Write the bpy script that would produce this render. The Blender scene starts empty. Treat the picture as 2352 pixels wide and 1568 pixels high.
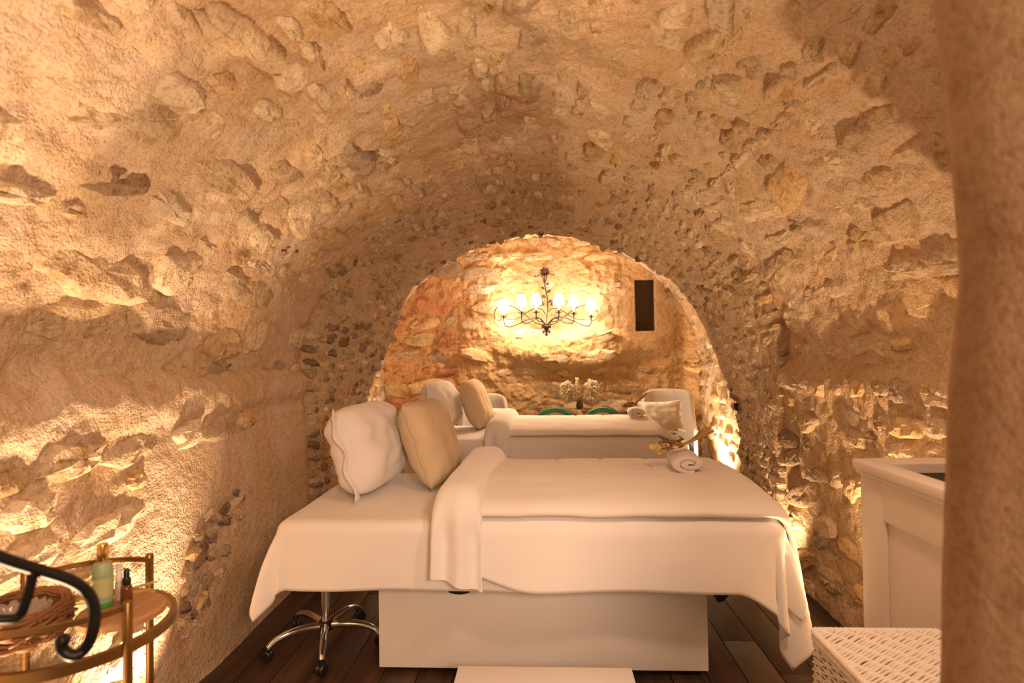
import bpy, bmesh, math, random
import numpy as np
from mathutils import Vector, Matrix

random.seed(7)
rng = np.random.default_rng(7)
PI = math.pi
scene = bpy.context.scene
COL = scene.collection

# ------------------------------------------------------------------ camera
FPX, CX, CY = 1300.0, 1176.0, 784.0
CAM = Vector((0, 0, 1.42))
YAW, PITCH, ROLL = math.radians(2.8), math.radians(0.97), 0.015
Fw = Vector((-math.sin(YAW) * math.cos(PITCH), math.cos(YAW) * math.cos(PITCH), math.sin(PITCH)))
R0 = Vector((math.cos(YAW), math.sin(YAW), 0))
U0 = R0.cross(Fw)
Rt = R0 * math.cos(ROLL) - U0 * math.sin(ROLL)
Up = U0 * math.cos(ROLL) + R0 * math.sin(ROLL)
cam_d = bpy.data.cameras.new('camera')
cam_d.sensor_width = 36
cam_d.lens = 36 * FPX / 2352
cam_d.clip_start = 0.05
cam_d.dof.use_dof = True
cam_d.dof.focus_distance = 3.2
cam_d.dof.aperture_fstop = 2.8
cam = bpy.data.objects.new('camera', cam_d)
COL.objects.link(cam)
M = Matrix((Rt, Up, -Fw)).transposed().to_4x4()
M.translation = CAM
cam.matrix_world = M
scene.camera = cam

# ------------------------------------------------------------------ world, exposure, lights
scene.view_settings.view_transform = 'Standard'
scene.view_settings.look = 'None'
scene.view_settings.gamma = 1
scene.view_settings.exposure = 0.13
scene.view_settings.use_curve_mapping = False
scene.cycles.use_denoising = True
scene.cycles.max_bounces = 7
scene.cycles.diffuse_bounces = 4
scene.cycles.adaptive_threshold = 0.07
scene.cycles.sample_clamp_indirect = 6
wd = bpy.data.worlds.new('world')
scene.world = wd
wd.use_nodes = True
wd.node_tree.nodes['Background'].inputs[0].default_value = (1.0, 0.74, 0.50, 1)
wd.node_tree.nodes['Background'].inputs[1].default_value = 0.34

WARM = (1.0, 0.655, 0.46)
WARM2 = (1.0, 0.66, 0.38)


def light(name, kind, loc, power, color, target=None, **kw):
    d = bpy.data.lights.new(name, kind)
    d.energy = power
    d.color = color
    for k, v in kw.items():
        setattr(d, k, v)
    o = bpy.data.objects.new(name, d)
    COL.objects.link(o)
    o.location = loc
    if target is not None:
        o.rotation_euler = (Vector(target) - Vector(loc)).to_track_quat('-Z', 'Y').to_euler()
    return o


# wall lamp of the stair landing behind the camera
light('stair_lamp', 'AREA', (0.72, -0.75, 1.85), 53, WARM, (0.1, 2.6, 0.45), shape='DISK', size=0.6)
# unseen lamp, added for more overhead light on hamper, cabinet and duvet
light('added_top_lamp', 'AREA', (0.78, 1.20, 2.30), 11, WARM, (0.5, 1.75, 0.4), shape='DISK', size=0.25, spread=math.radians(130))
# recessed floor uplights that graze the walls: (x, y, power, lean, cone in degrees)
UPLIGHTS = [
    (-1.33, 2.02, 110, (-0.06, -0.02), 84),
    (-1.33, 0.95, 165, (-0.02, 0.0), 120),
    (1.36, 2.30, 100, (0.04, 0.02), 110),
    (1.36, 1.05, 165, (0.02, 0.0), 125),
    (1.36, 3.47, 45, (0.05, 0.05), 80),
    (1.66, 5.85, 150, (0.06, 0.0), 110),
    (-1.66, 5.75, 100, (-0.06, 0.0), 110),
]
for i, (x, y, p, ln, cone) in enumerate(UPLIGHTS):
    light('floor_uplight_lamp', 'SPOT', (x, y, 0.035), p, (1.0, 0.64, 0.375), (x + ln[0] * 10, y + ln[1] * 10, 3.2),
          spot_size=math.radians(cone), spot_blend=0.8, shadow_soft_size=0.025)


def W(px, row, Y):
    d = Fw + Rt * ((px - CX) / FPX) + Up * ((CY - row) / FPX)
    return CAM + d * ((Y - CAM.y) / d.y)


def WZ(px, row, z):
    d = Fw + Rt * ((px - CX) / FPX) + Up * ((CY - row) / FPX)
    return CAM + d * ((z - CAM.z) / d.z)


# ------------------------------------------------------------------ numpy noise
_perm = np.random.default_rng(3).permutation(256)
_perm = np.concatenate([_perm, _perm, _perm])
_g = np.random.default_rng(4).normal(size=(256, 3))
_g /= np.linalg.norm(_g, axis=1)[:, None]


def perlin(p):
    p = np.asarray(p, float)
    sh = p.shape[:-1]
    p = p.reshape(-1, 3)
    i = np.floor(p).astype(int)
    f = p - i
    w = f * f * f * (f * (f * 6 - 15) + 10)
    out = np.zeros(len(p))
    i &= 255
    for dx in (0, 1):
        wx = w[:, 0] if dx else 1 - w[:, 0]
        for dy in (0, 1):
            wy = w[:, 1] if dy else 1 - w[:, 1]
            for dz in (0, 1):
                wz = w[:, 2] if dz else 1 - w[:, 2]
                h = _perm[_perm[_perm[i[:, 0] + dx] + i[:, 1] + dy] + i[:, 2] + dz]
                g = _g[h]
                out += wx * wy * wz * (g[:, 0] * (f[:, 0] - dx) + g[:, 1] * (f[:, 1] - dy) + g[:, 2] * (f[:, 2] - dz))
    return out.reshape(sh) * 1.6


def fbm(p, octs=3, gain=0.5):
    a, s, o = 1.0, 0.0, 0.0
    p = np.asarray(p, float)
    for k in range(octs):
        o = o + a * perlin(p * (2.03 ** k) + k * 17.3)
        s += a
        a *= gain
    return o / s


def sstep(a, b, x):
    t = np.clip((np.asarray(x, float) - a) / (b - a), 0, 1)
    return t * t * (3 - 2 * t)


# ------------------------------------------------------------------ materials
def new_mat(name):
    m = bpy.data.materials.new(name)
    m.use_nodes = True
    nt = m.node_tree
    b = nt.nodes['Principled BSDF']
    return m, nt, b


def N(nt, kind, **kw):
    n = nt.nodes.new(kind)
    for k, v in kw.items():
        if k in n.inputs:
            n.inputs[k].default_value = v
        else:
            setattr(n, k, v)
    return n


def ramp(nt, fac, stops):
    r = nt.nodes.new('ShaderNodeValToRGB')
    e = r.color_ramp.elements
    while len(e) < len(stops):
        e.new(0.5)
    for k, (p, c) in enumerate(stops):
        e[k].position = p
        e[k].color = (*c, 1) if len(c) == 3 else c
    nt.links.new(fac, r.inputs[0])
    return r


def mixc(nt, mode, fac, a, b):
    m = nt.nodes.new('ShaderNodeMix')
    m.data_type = 'RGBA'
    m.blend_type = mode
    if isinstance(fac, (int, float)):
        m.inputs[0].default_value = fac
    else:
        nt.links.new(fac, m.inputs[0])
    for sock, v in ((m.inputs[6], a), (m.inputs[7], b)):
        if isinstance(v, tuple):
            sock.default_value = (*v, 1) if len(v) == 3 else v
        else:
            nt.links.new(v, sock)
    return m.outputs[2]


def plain(name, col, rough=0.5, metal=0.0, bump=None, var=0.0, trans=0.0, sheen=0.0, spec=None):
    m, nt, b = new_mat(name)
    b.inputs['Base Color'].default_value = (*col, 1)
    b.inputs['Roughness'].default_value = rough
    b.inputs['Metallic'].default_value = metal
    b.inputs['Transmission Weight'].default_value = trans
    if spec is not None:
        b.inputs['Specular IOR Level'].default_value = spec
    if sheen:
        b.inputs['Sheen Weight'].default_value = sheen
    tc = N(nt, 'ShaderNodeTexCoord')
    if var:
        n = N(nt, 'ShaderNodeTexNoise', Scale=6.0, Detail=4.0)
        nt.links.new(tc.outputs['Object'], n.inputs['Vector'])
        r = ramp(nt, n.outputs[0], [(0.3, tuple(c * (1 - var) for c in col)), (0.7, tuple(min(1, c * (1 + var)) for c in col))])
        nt.links.new(r.outputs[0], b.inputs['Base Color'])
    if bump:
        n = N(nt, 'ShaderNodeTexNoise', Scale=bump[0], Detail=3.0)
        nt.links.new(tc.outputs['Object'], n.inputs['Vector'])
        bp = N(nt, 'ShaderNodeBump', Strength=bump[1], Distance=bump[2])
        nt.links.new(n.outputs[0], bp.inputs['Height'])
        nt.links.new(bp.outputs[0], b.inputs['Normal'])
    return m


def stone_bump(nt, b, tc, s1, d1, s2, d2):
    """coarse chips and fine grit summed into one height"""
    n1 = N(nt, 'ShaderNodeTexNoise', Scale=s1, Detail=3.0, Roughness=0.65)
    n2 = N(nt, 'ShaderNodeTexNoise', Scale=s2, Detail=1.5, Roughness=0.6)
    for n in (n1, n2):
        nt.links.new(tc, n.inputs['Vector'])
    m2 = N(nt, 'ShaderNodeMath', operation='MULTIPLY')
    m2.inputs[1].default_value = d2 / d1
    nt.links.new(n2.outputs[0], m2.inputs[0])
    ad = N(nt, 'ShaderNodeMath', operation='ADD')
    nt.links.new(n1.outputs[0], ad.inputs[0])
    nt.links.new(m2.outputs[0], ad.inputs[1])
    b1 = N(nt, 'ShaderNodeBump', Strength=0.9, Distance=d1)
    nt.links.new(ad.outputs[0], b1.inputs['Height'])
    nt.links.new(b1.outputs[0], b.inputs['Normal'])


def mortar_mat(name, base, ochre, dark, spot=0.5, rough_bump=1.0, red=False):
    m, nt, b = new_mat(name)
    b.inputs['Roughness'].default_value = 0.95
    b.inputs['Specular IOR Level'].default_value = 0.15
    tc = N(nt, 'ShaderNodeTexCoord').outputs['Object']
    n1 = N(nt, 'ShaderNodeTexNoise', Scale=2.2, Detail=3.0, Roughness=0.6)
    n2 = N(nt, 'ShaderNodeTexNoise', Scale=14.0, Detail=4.0, Roughness=0.7)
    n3 = N(nt, 'ShaderNodeTexNoise', Scale=80.0, Detail=1.0, Roughness=0.6)
    for n in (n1, n2, n3):
        nt.links.new(tc, n.inputs['Vector'])
    r1 = ramp(nt, n1.outputs[0], [(0.38, base), (0.66, ochre)])
    r2 = ramp(nt, n2.outputs[0], [(0.52, (1, 1, 1)), (0.72, dark)])
    c = mixc(nt, 'MULTIPLY', spot, r1.outputs[0], r2.outputs[0])
    r3 = ramp(nt, n3.outputs[0], [(0.35, (0.72, 0.68, 0.64)), (0.55, (1, 1, 1))])
    c = mixc(nt, 'MULTIPLY', 0.6, c, r3.outputs[0])
    if red:
        # reddish stone and iron-stained mortar in the lower left of this wall
        sx = N(nt, 'ShaderNodeSeparateXYZ')
        nt.links.new(tc, sx.inputs[0])
        q = N(nt, 'ShaderNodeMath', operation='MULTIPLY_ADD')
        q.inputs[1].default_value = 0.55
        nt.links.new(n1.outputs[0], q.inputs[0])
        nt.links.new(sx.outputs[0], q.inputs[2])
        mr = N(nt, 'ShaderNodeMapRange')
        mr.inputs[1].default_value = -0.75
        mr.inputs[2].default_value = -0.20
        mr.inputs[3].default_value = 0.42
        mr.inputs[4].default_value = 0.0
        nt.links.new(q.outputs[0], mr.inputs[0])
        c = mixc(nt, 'MULTIPLY', mr.outputs[0], c, (0.98, 0.60, 0.42))
    nt.links.new(c, b.inputs['Base Color'])
    stone_bump(nt, b, tc, 24, 0.016 * rough_bump, 120, 0.0065 * rough_bump)
    return m


def stone_mat(name, use_attr):
    m, nt, b = new_mat(name)
    b.inputs['Roughness'].default_value = 0.92
    b.inputs['Specular IOR Level'].default_value = 0.15
    geo = N(nt, 'ShaderNodeNewGeometry').outputs['Position']
    if use_attr:
        a = N(nt, 'ShaderNodeAttribute', attribute_name='tint')
        col = a.outputs['Color']
    else:
        col = N(nt, 'ShaderNodeObjectInfo').outputs['Color']
    n2 = N(nt, 'ShaderNodeTexNoise', Scale=11.0, Detail=3.0, Roughness=0.7)
    n3 = N(nt, 'ShaderNodeTexNoise', Scale=45.0, Detail=2.0, Roughness=0.65)
    for n in (n2, n3):
        nt.links.new(geo, n.inputs['Vector'])
    r2 = ramp(nt, n2.outputs[0], [(0.34, (0.72, 0.60, 0.46)), (0.52, (1, 1, 1)), (0.7, (1.12, 1.08, 1.0))])
    c = mixc(nt, 'MULTIPLY', 0.85, col, r2.outputs[0])
    r3 = ramp(nt, n3.outputs[0], [(0.33, (0.45, 0.36, 0.28)), (0.47, (1, 1, 1))])
    c = mixc(nt, 'MULTIPLY', 0.5, c, r3.outputs[0])
    nt.links.new(c, b.inputs['Base Color'])
    stone_bump(nt, b, geo, 26, 0.016, 110, 0.0055)
    return m


MORT = mortar_mat('lime mortar', (0.66, 0.525, 0.38), (0.61, 0.43, 0.25), (0.62, 0.45, 0.30))
MORT_OCHRE = mortar_mat('ochre mortar', (0.58, 0.44, 0.28), (0.52, 0.36, 0.19), (0.52, 0.36, 0.24), 0.6)
MORT_PIER = mortar_mat('pitted mortar', (0.64, 0.50, 0.34), (0.58, 0.42, 0.26), (0.42, 0.30, 0.21), 0.7, 1.3)
MORT_END = mortar_mat('end wall mortar', (0.62, 0.44, 0.25), (0.55, 0.36, 0.17), (0.55, 0.36, 0.22), 0.6, 1.2, red=True)
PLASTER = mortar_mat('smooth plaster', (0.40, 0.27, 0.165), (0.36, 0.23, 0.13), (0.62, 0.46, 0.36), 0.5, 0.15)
STONE = stone_mat('limestone', False)
STONE_A = stone_mat('limestone mass', True)
LINEN = plain('white linen', (0.82, 0.79, 0.75), 0.85, bump=(140, 0.15, 0.001), sheen=0.2)
FLEECE = plain('white fleece', (0.83, 0.80, 0.76), 0.95, bump=(260, 0.3, 0.0015), sheen=0.3)
DUVET = plain('cotton duvet', (0.82, 0.78, 0.73), 0.8, bump=(9, 0.25, 0.008))
BEIGE = plain('beige linen', (0.62, 0.50, 0.33), 0.9, bump=(190, 0.35, 0.0015), var=0.06)
TERRY = plain('white terry', (0.84, 0.80, 0.76), 0.98, bump=(320, 0.9, 0.004), sheen=0.3)
WHITE = plain('white lacquer', (0.78, 0.74, 0.69), 0.45)
CREAM = plain('cream paint', (0.70, 0.62, 0.52), 0.4)
BLACK = plain('black plastic', (0.012, 0.011, 0.011), 0.35)
IRON = plain('black iron', (0.018, 0.014, 0.012), 0.45, 0.6)
BRONZE = plain('bronze iron', (0.09, 0.055, 0.035), 0.5, 0.7)
CHROME = plain('chrome', (0.85, 0.85, 0.86), 0.08, 1.0)
GOLD = plain('antique gold', (0.27, 0.14, 0.04), 0.36, 0.85)
GOLDB = plain('polished gold', (0.85, 0.55, 0.18), 0.18, 1.0)
WICKER = plain('brown willow', (0.24, 0.105, 0.036), 0.55, var=0.4)
WHITEW = plain('white wicker', (0.80, 0.72, 0.60), 0.6)
STRAW = plain('dried straw', (0.55, 0.36, 0.13), 0.8, var=0.2)
EAR = plain('brown ears', (0.22, 0.11, 0.035), 0.8, var=0.3)
PAMPAS = plain('pampas plume', (0.86, 0.72, 0.50), 0.9)
PETAL = plain('pale dried petal', (0.72, 0.53, 0.26), 0.8)
GREYFAB = plain('pale grey upholstery', (0.52, 0.49, 0.46), 0.9, bump=(220, 0.3, 0.001))
GREEN = plain('green velvet', (0.0, 0.17, 0.075), 0.6, sheen=0.5)
CANE = plain('woven cane', (0.62, 0.42, 0.25), 0.8, bump=(200, 0.5, 0.002))
DARKMESH = plain('dark mesh', (0.035, 0.025, 0.018), 0.6, 0.3)


def cushion_mat():
    m, nt, b = new_mat('dotted cushion fabric')
    b.inputs['Roughness'].default_value = 0.9
    tc = N(nt, 'ShaderNodeTexCoord').outputs['Object']
    v = N(nt, 'ShaderNodeTexVoronoi', Scale=11.0, Randomness=0.25)
    nt.links.new(tc, v.inputs['Vector'])
    r = ramp(nt, v.outputs['Distance'], [(0.34, (0.74, 0.69, 0.60)), (0.42, (0.55, 0.52, 0.46))])
    nt.links.new(r.outputs[0], b.inputs['Base Color'])
    return m


CUSHION = cushion_mat()


def wood_mat(name, c1, c2, c3, rough, scale=(18, 1.2, 18)):
    m, nt, b = new_mat(name)
    b.inputs['Roughness'].default_value = rough
    tc = N(nt, 'ShaderNodeTexCoord').outputs['Object']
    oi = N(nt, 'ShaderNodeObjectInfo')
    add = N(nt, 'ShaderNodeVectorMath', operation='ADD')
    mul = N(nt, 'ShaderNodeVectorMath', operation='SCALE')
    mul.inputs['Scale'].default_value = 40
    cmb = N(nt, 'ShaderNodeCombineXYZ')
    nt.links.new(oi.outputs['Random'], cmb.inputs[0])
    nt.links.new(oi.outputs['Random'], cmb.inputs[1])
    nt.links.new(cmb.outputs[0], mul.inputs[0])
    nt.links.new(tc, add.inputs[0])
    nt.links.new(mul.outputs[0], add.inputs[1])
    mp = N(nt, 'ShaderNodeMapping')
    mp.inputs['Scale'].default_value = scale
    nt.links.new(add.outputs[0], mp.inputs[0])
    n = N(nt, 'ShaderNodeTexNoise', Scale=1.0, Detail=6.0, Roughness=0.62, Distortion=0.6)
    nt.links.new(mp.outputs[0], n.inputs['Vector'])
    r = ramp(nt, n.outputs[0], [(0.3, c1), (0.5, c2), (0.72, c3)])
    hs = N(nt, 'ShaderNodeHueSaturation')
    mr = N(nt, 'ShaderNodeMapRange')
    mr.inputs[3].default_value = 0.65
    mr.inputs[4].default_value = 1.35
    nt.links.new(oi.outputs['Random'], mr.inputs[0])
    nt.links.new(mr.outputs[0], hs.inputs['Value'])
    nt.links.new(r.outputs[0], hs.inputs['Color'])
    nt.links.new(hs.outputs[0], b.inputs['Base Color'])
    bp = N(nt, 'ShaderNodeBump', Strength=0.3, Distance=0.002)
    nt.links.new(n.outputs[0], bp.inputs['Height'])
    nt.links.new(bp.outputs[0], b.inputs['Normal'])
    return m


FLOORW = wood_mat('dark oak', (0.020, 0.010, 0.006), (0.046, 0.022, 0.012), (0.085, 0.043, 0.024), 0.5)
BOARD = wood_mat('acacia board', (0.26, 0.12, 0.05), (0.36, 0.19, 0.085), (0.45, 0.26, 0.12), 0.55, (30, 3, 30))


def glass_mat(name, col, rough, alpha_mix):
    m, nt, b = new_mat(name)
    out = nt.nodes['Material Output']
    g = N(nt, 'ShaderNodeBsdfGlossy', Roughness=rough)
    t = N(nt, 'ShaderNodeBsdfTransparent')
    t.inputs[0].default_value = (*col, 1)
    mx = N(nt, 'ShaderNodeMixShader')
    mx.inputs[0].default_value = alpha_mix
    nt.links.new(t.outputs[0], mx.inputs[1])
    nt.links.new(g.outputs[0], mx.inputs[2])
    nt.links.new(mx.outputs[0], out.inputs[0])
    return m


GLASS = glass_mat('clear glass', (0.93, 0.95, 0.93), 0.03, 0.08)
FROST = plain('frosted green glass', (0.44, 0.56, 0.33), 0.4, trans=0.35)
FROSTG = plain('bright green glass', (0.10, 0.55, 0.10), 0.3, trans=0.5)
FROSTC = plain('frosted clear glass', (0.80, 0.72, 0.60), 0.35, trans=0.6)
AMBER = plain('amber glass', (0.20, 0.065, 0.012), 0.12, trans=0.4)
LABELM = plain('pale green label', (0.46, 0.48, 0.22), 0.6)


def shade_mat():
    m, nt, b = new_mat('lit fabric shade')
    b.inputs['Base Color'].default_value = (0.85, 0.78, 0.68, 1)
    b.inputs['Roughness'].default_value = 0.9
    b.inputs['Emission Color'].default_value = (1.0, 0.76, 0.56, 1)
    b.inputs['Emission Strength'].default_value = 46.0
    return m


SHADE = shade_mat()
BULB = plain('ivory candle sleeve', (0.85, 0.8, 0.7), 0.5)

# ------------------------------------------------------------------ builders
WLOC = {}


class MB:
    def __init__(self):
        self.v, self.f = [], []

    def add(self, vs, fs):
        o = len(self.v)
        self.v.extend([tuple(map(float, p)) for p in vs])
        self.f.extend([tuple(int(i) + o for i in f) for f in fs])
        return self

    def box(self, lo, hi, bev=0.0, mat4=None):
        bm = bmesh.new()
        bmesh.ops.create_cube(bm, size=1)
        lo, hi = Vector(lo), Vector(hi)
        for v in bm.verts:
            v.co = Vector(((lo[k] + hi[k]) / 2 + v.co[k] * (hi[k] - lo[k]) for k in range(3)))
        if bev:
            bmesh.ops.bevel(bm, geom=bm.edges[:], offset=bev, segments=2, affect='EDGES', profile=0.6)
        if mat4 is not None:
            bm.transform(mat4)
        bm.verts.index_update()
        self.add([v.co for v in bm.verts], [[v.index for v in f.verts] for f in bm.faces])
        bm.free()
        return self

    def grid(self, P, flip=False, close_u=False, close_v=False):
        P = np.asarray(P)
        nu, nv = P.shape[:2]
        fs = []
        for i in range(nu if close_u else nu - 1):
            for j in range(nv if close_v else nv - 1):
                q = (i * nv + j, ((i + 1) % nu) * nv + j, ((i + 1) % nu) * nv + (j + 1) % nv, i * nv + (j + 1) % nv)
                fs.append(q[::-1] if flip else q)
        return self.add(P.reshape(-1, 3), fs)

    def lathe(self, c, prof, n=28, axis='z', caps=True):
        c = np.array(c, float)
        P = []
        for r, h in prof:
            a = np.linspace(0, 2 * PI, n, endpoint=False)
            ring = np.stack([r * np.cos(a), r * np.sin(a), np.full(n, h)], 1)
            if axis == 'x':
                ring = ring[:, [2, 0, 1]]
            if axis == 'y':
                ring = ring[:, [1, 2, 0]]
            P.append(ring + c)
        o = len(self.v)
        self.grid(np.array(P), flip=True, close_v=True)
        if caps:
            self.f.append(tuple(o + k for k in reversed(range(n))))
            e = o + (len(prof) - 1) * n
            self.f.append(tuple(e + k for k in range(n)))
        return self

    def tube(self, pts, rad, n=8, flat=None, caps=True):
        pts = np.array([tuple(p) for p in pts], float)
        m = len(pts)
        rad = np.full(m, rad) if np.isscalar(rad) else np.asarray(rad, float)
        t = np.gradient(pts, axis=0)
        t /= np.linalg.norm(t, axis=1)[:, None] + 1e-9
        ref = np.array([0, 0, 1.0]) if abs(t[0][2]) < 0.9 else np.array([1.0, 0, 0])
        u = np.cross(t[0], ref)
        u /= np.linalg.norm(u)
        P = []
        a = np.linspace(0, 2 * PI, n, endpoint=False)
        for k in range(m):
            u = u - t[k] * np.dot(u, t[k])
            u /= np.linalg.norm(u) + 1e-9
            w = np.cross(t[k], u)
            fl = 1.0 if flat is None else flat
            P.append(pts[k] + rad[k] * (np.cos(a)[:, None] * u + fl * np.sin(a)[:, None] * w))
        o = len(self.v)
        self.grid(np.array(P), flip=False, close_v=True)
        if caps:
            self.f.append(tuple(o + k for k in range(n)))
            e = o + (m - 1) * n
            self.f.append(tuple(e + k for k in reversed(range(n))))
        return self

    def build(self, name, mat, parent=None, loc=None, smooth=True, angle=0.7):
        base = Vector(loc) if loc is not None else (WLOC[parent] if parent is not None else Vector((0, 0, 0)))
        if loc is None and parent is None:
            arr = np.array(self.v)
            base = Vector(((arr[:, 0].min() + arr[:, 0].max()) / 2, (arr[:, 1].min() + arr[:, 1].max()) / 2, arr[:, 2].min()))
        me = bpy.data.meshes.new(name)
        arr = np.array(self.v) - np.array(base)
        me.from_pydata(arr.tolist(), [], self.f)
        me.materials.append(mat)
        if smooth:
            me.polygons.foreach_set('use_smooth', [True] * len(me.polygons))
            if angle:
                me.set_sharp_from_angle(angle=angle)
        me.update()
        o = bpy.data.objects.new(name, me)
        COL.objects.link(o)
        if parent is not None:
            o.parent = parent
            o.location = base - WLOC[parent]
        else:
            o.location = base
        WLOC[o] = base
        return o


def tag(o, label, cat, group=None, kind=None):
    o['label'] = label
    o['category'] = cat
    if group:
        o['group'] = group
    if kind:
        o['kind'] = kind
    return o


def thing(name, loc, label, cat, group=None):
    o = bpy.data.objects.new(name, None)
    o.empty_display_size = 0.05
    COL.objects.link(o)
    o.location = loc
    WLOC[o] = Vector(loc)
    return tag(o, label, cat, group)


def struct(o, label):
    o['kind'] = 'structure'
    o['label'] = label
    return o


def spline(pts, n=40):
    """Catmull-Rom through points"""
    p = np.array([tuple(q) for q in pts], float)
    p = np.vstack([2 * p[0] - p[1], p, 2 * p[-1] - p[-2]])
    out = []
    m = len(p) - 3
    for t in np.linspace(0, m - 1e-6, n):
        k = int(t)
        f = t - k
        a, b, c, d = p[k:k + 4]
        out.append(0.5 * ((2 * b) + (-a + c) * f + (2 * a - 5 * b + 4 * c - d) * f * f + (-a + 3 * b - 3 * c + d) * f ** 3))
    return np.array(out)


def fast_grid_obj(name, P, mat, flip):
    nu, nv = P.shape[:2]
    me = bpy.data.meshes.new(name)
    base = np.array([P[..., 0].mean(), P[..., 1].mean(), P[..., 2].min()])
    idx = np.arange(nu * nv).reshape(nu, nv)
    q = np.stack([idx[:-1, :-1], idx[1:, :-1], idx[1:, 1:], idx[:-1, 1:]], -1).reshape(-1, 4)
    if flip:
        q = q[:, ::-1]
    me.vertices.add(nu * nv)
    me.vertices.foreach_set('co', (P.reshape(-1, 3) - base).ravel())
    me.loops.add(q.size)
    me.loops.foreach_set('vertex_index', q.ravel())
    me.polygons.add(len(q))
    me.polygons.foreach_set('loop_start', np.arange(len(q)) * 4)
    me.polygons.foreach_set('use_smooth', np.ones(len(q), bool))
    me.materials.append(mat)
    me.update(calc_edges=True)
    me.validate()
    o = bpy.data.objects.new(name, me)
    COL.objects.link(o)
    o.location = base
    WLOC[o] = Vector(base)
    return o


# ------------------------------------------------------------------ masonry
def resample(poly, n):
    p = np.array(poly, float)
    s = np.concatenate([[0], np.cumsum(np.linalg.norm(np.diff(p, axis=0), axis=1))])
    t = np.linspace(0, s[-1], n)
    return np.stack([np.interp(t, s, p[:, k]) for k in range(p.shape[1])], 1)


class Surf:
    """a masonry surface: grid of points, normals towards the room, displaced by rough mortar"""

    def __init__(self, P, inside):
        self.P = P
        du = np.gradient(P, axis=0)
        dv = np.gradient(P, axis=1)
        n = np.cross(du, dv)
        n /= np.linalg.norm(n, axis=-1)[..., None] + 1e-9
        flip = np.sum(n * (np.array(inside) - P), axis=-1).mean() < 0
        if flip:
            n = -n
        self.N, self.flip = n, flip
        self.TU = du / (np.linalg.norm(du, axis=-1)[..., None] + 1e-9)
        self.large = np.zeros(P.shape[:2])

    def rough(self, big=0.03, mid=0.014, fine=0.004, mask=None, extra=None):
        P = self.P
        self.large = big * fbm(P * 1.6, 2)
        if extra is not None:
            self.large = self.large + extra
        m = mid * fbm(P * 9.0, 3) + fine * fbm(P * 38.0, 2)
        if mask is not None:
            m = m * mask
        self.D = self.large + m
        self.Q = P + self.N * self.D[..., None]

    def build(self, name, mat, label):
        self.o = fast_grid_obj(name, self.Q, mat, self.flip)
        struct(self.o, label)
        return self.o


def make_stone(seed):
    r = np.random.default_rng(seed)
    n = 14
    a = np.linspace(0, 2 * PI, n, endpoint=False) + r.normal(0, 0.11, n)
    e = r.uniform(2.2, 4.2)
    rad = (np.abs(np.cos(a)) ** e + np.abs(np.sin(a)) ** e) ** (-1 / e)
    rad *= 1 + r.normal(0, 0.10, n)
    sk = r.uniform(-0.22, 0.22)
    tp = r.uniform(-0.2, 0.2)
    rings = []
    for sc, h in ((1.0, -1.0), (1.03, 0.1), (0.95, 0.66), (0.76, 0.90), (0.40, 1.0)):
        x = 0.5 * rad * sc * np.cos(a)
        y = 0.5 * rad * sc * np.sin(a)
        z = np.full(n, h) + (r.normal(0, 0.08, n) if h > 0.3 else 0)
        rings.append(np.stack([x + sk * y, y * (1 + tp * x * 2), z], 1))
    v = np.concatenate(rings + [np.array([[0, 0, 1.0 + r.normal(0, 0.08)]])])
    f = []
    for k in range(4):
        for i in range(n):
            j = (i + 1) % n
            f.append((k * n + i, k * n + j, (k + 1) * n + j, (k + 1) * n + i))
    for i in range(n):
        f.append((4 * n + i, 4 * n + (i + 1) % n, 5 * n))
    return v, f


NVAR = 28
STONES = [make_stone(100 + k) for k in range(NVAR)]
STONE_ME = []
for v, f in STONES:
    me = bpy.data.meshes.new('stone')
    me.from_pydata(v.tolist(), [], f)
    me.polygons.foreach_set('use_smooth', [True] * len(me.polygons))
    me.set_sharp_from_angle(angle=0.75)
    me.materials.append(STONE)
    STONE_ME.append(me)

PALE, OCHRE, TAN, GREYB, DARK, RED = ((0.70, 0.58, 0.41), (0.63, 0.465, 0.26), (0.60, 0.47, 0.31), (0.47, 0.37, 0.25),
                                      (0.31, 0.22, 0.14), (0.50, 0.25, 0.13))


def pick(weights):
    c = random.choices((PALE, OCHRE, TAN, GREYB, DARK, RED), weights)[0]
    k = random.uniform(0.85, 1.12)
    return tuple(min(1, x * k) for x in c)


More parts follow.
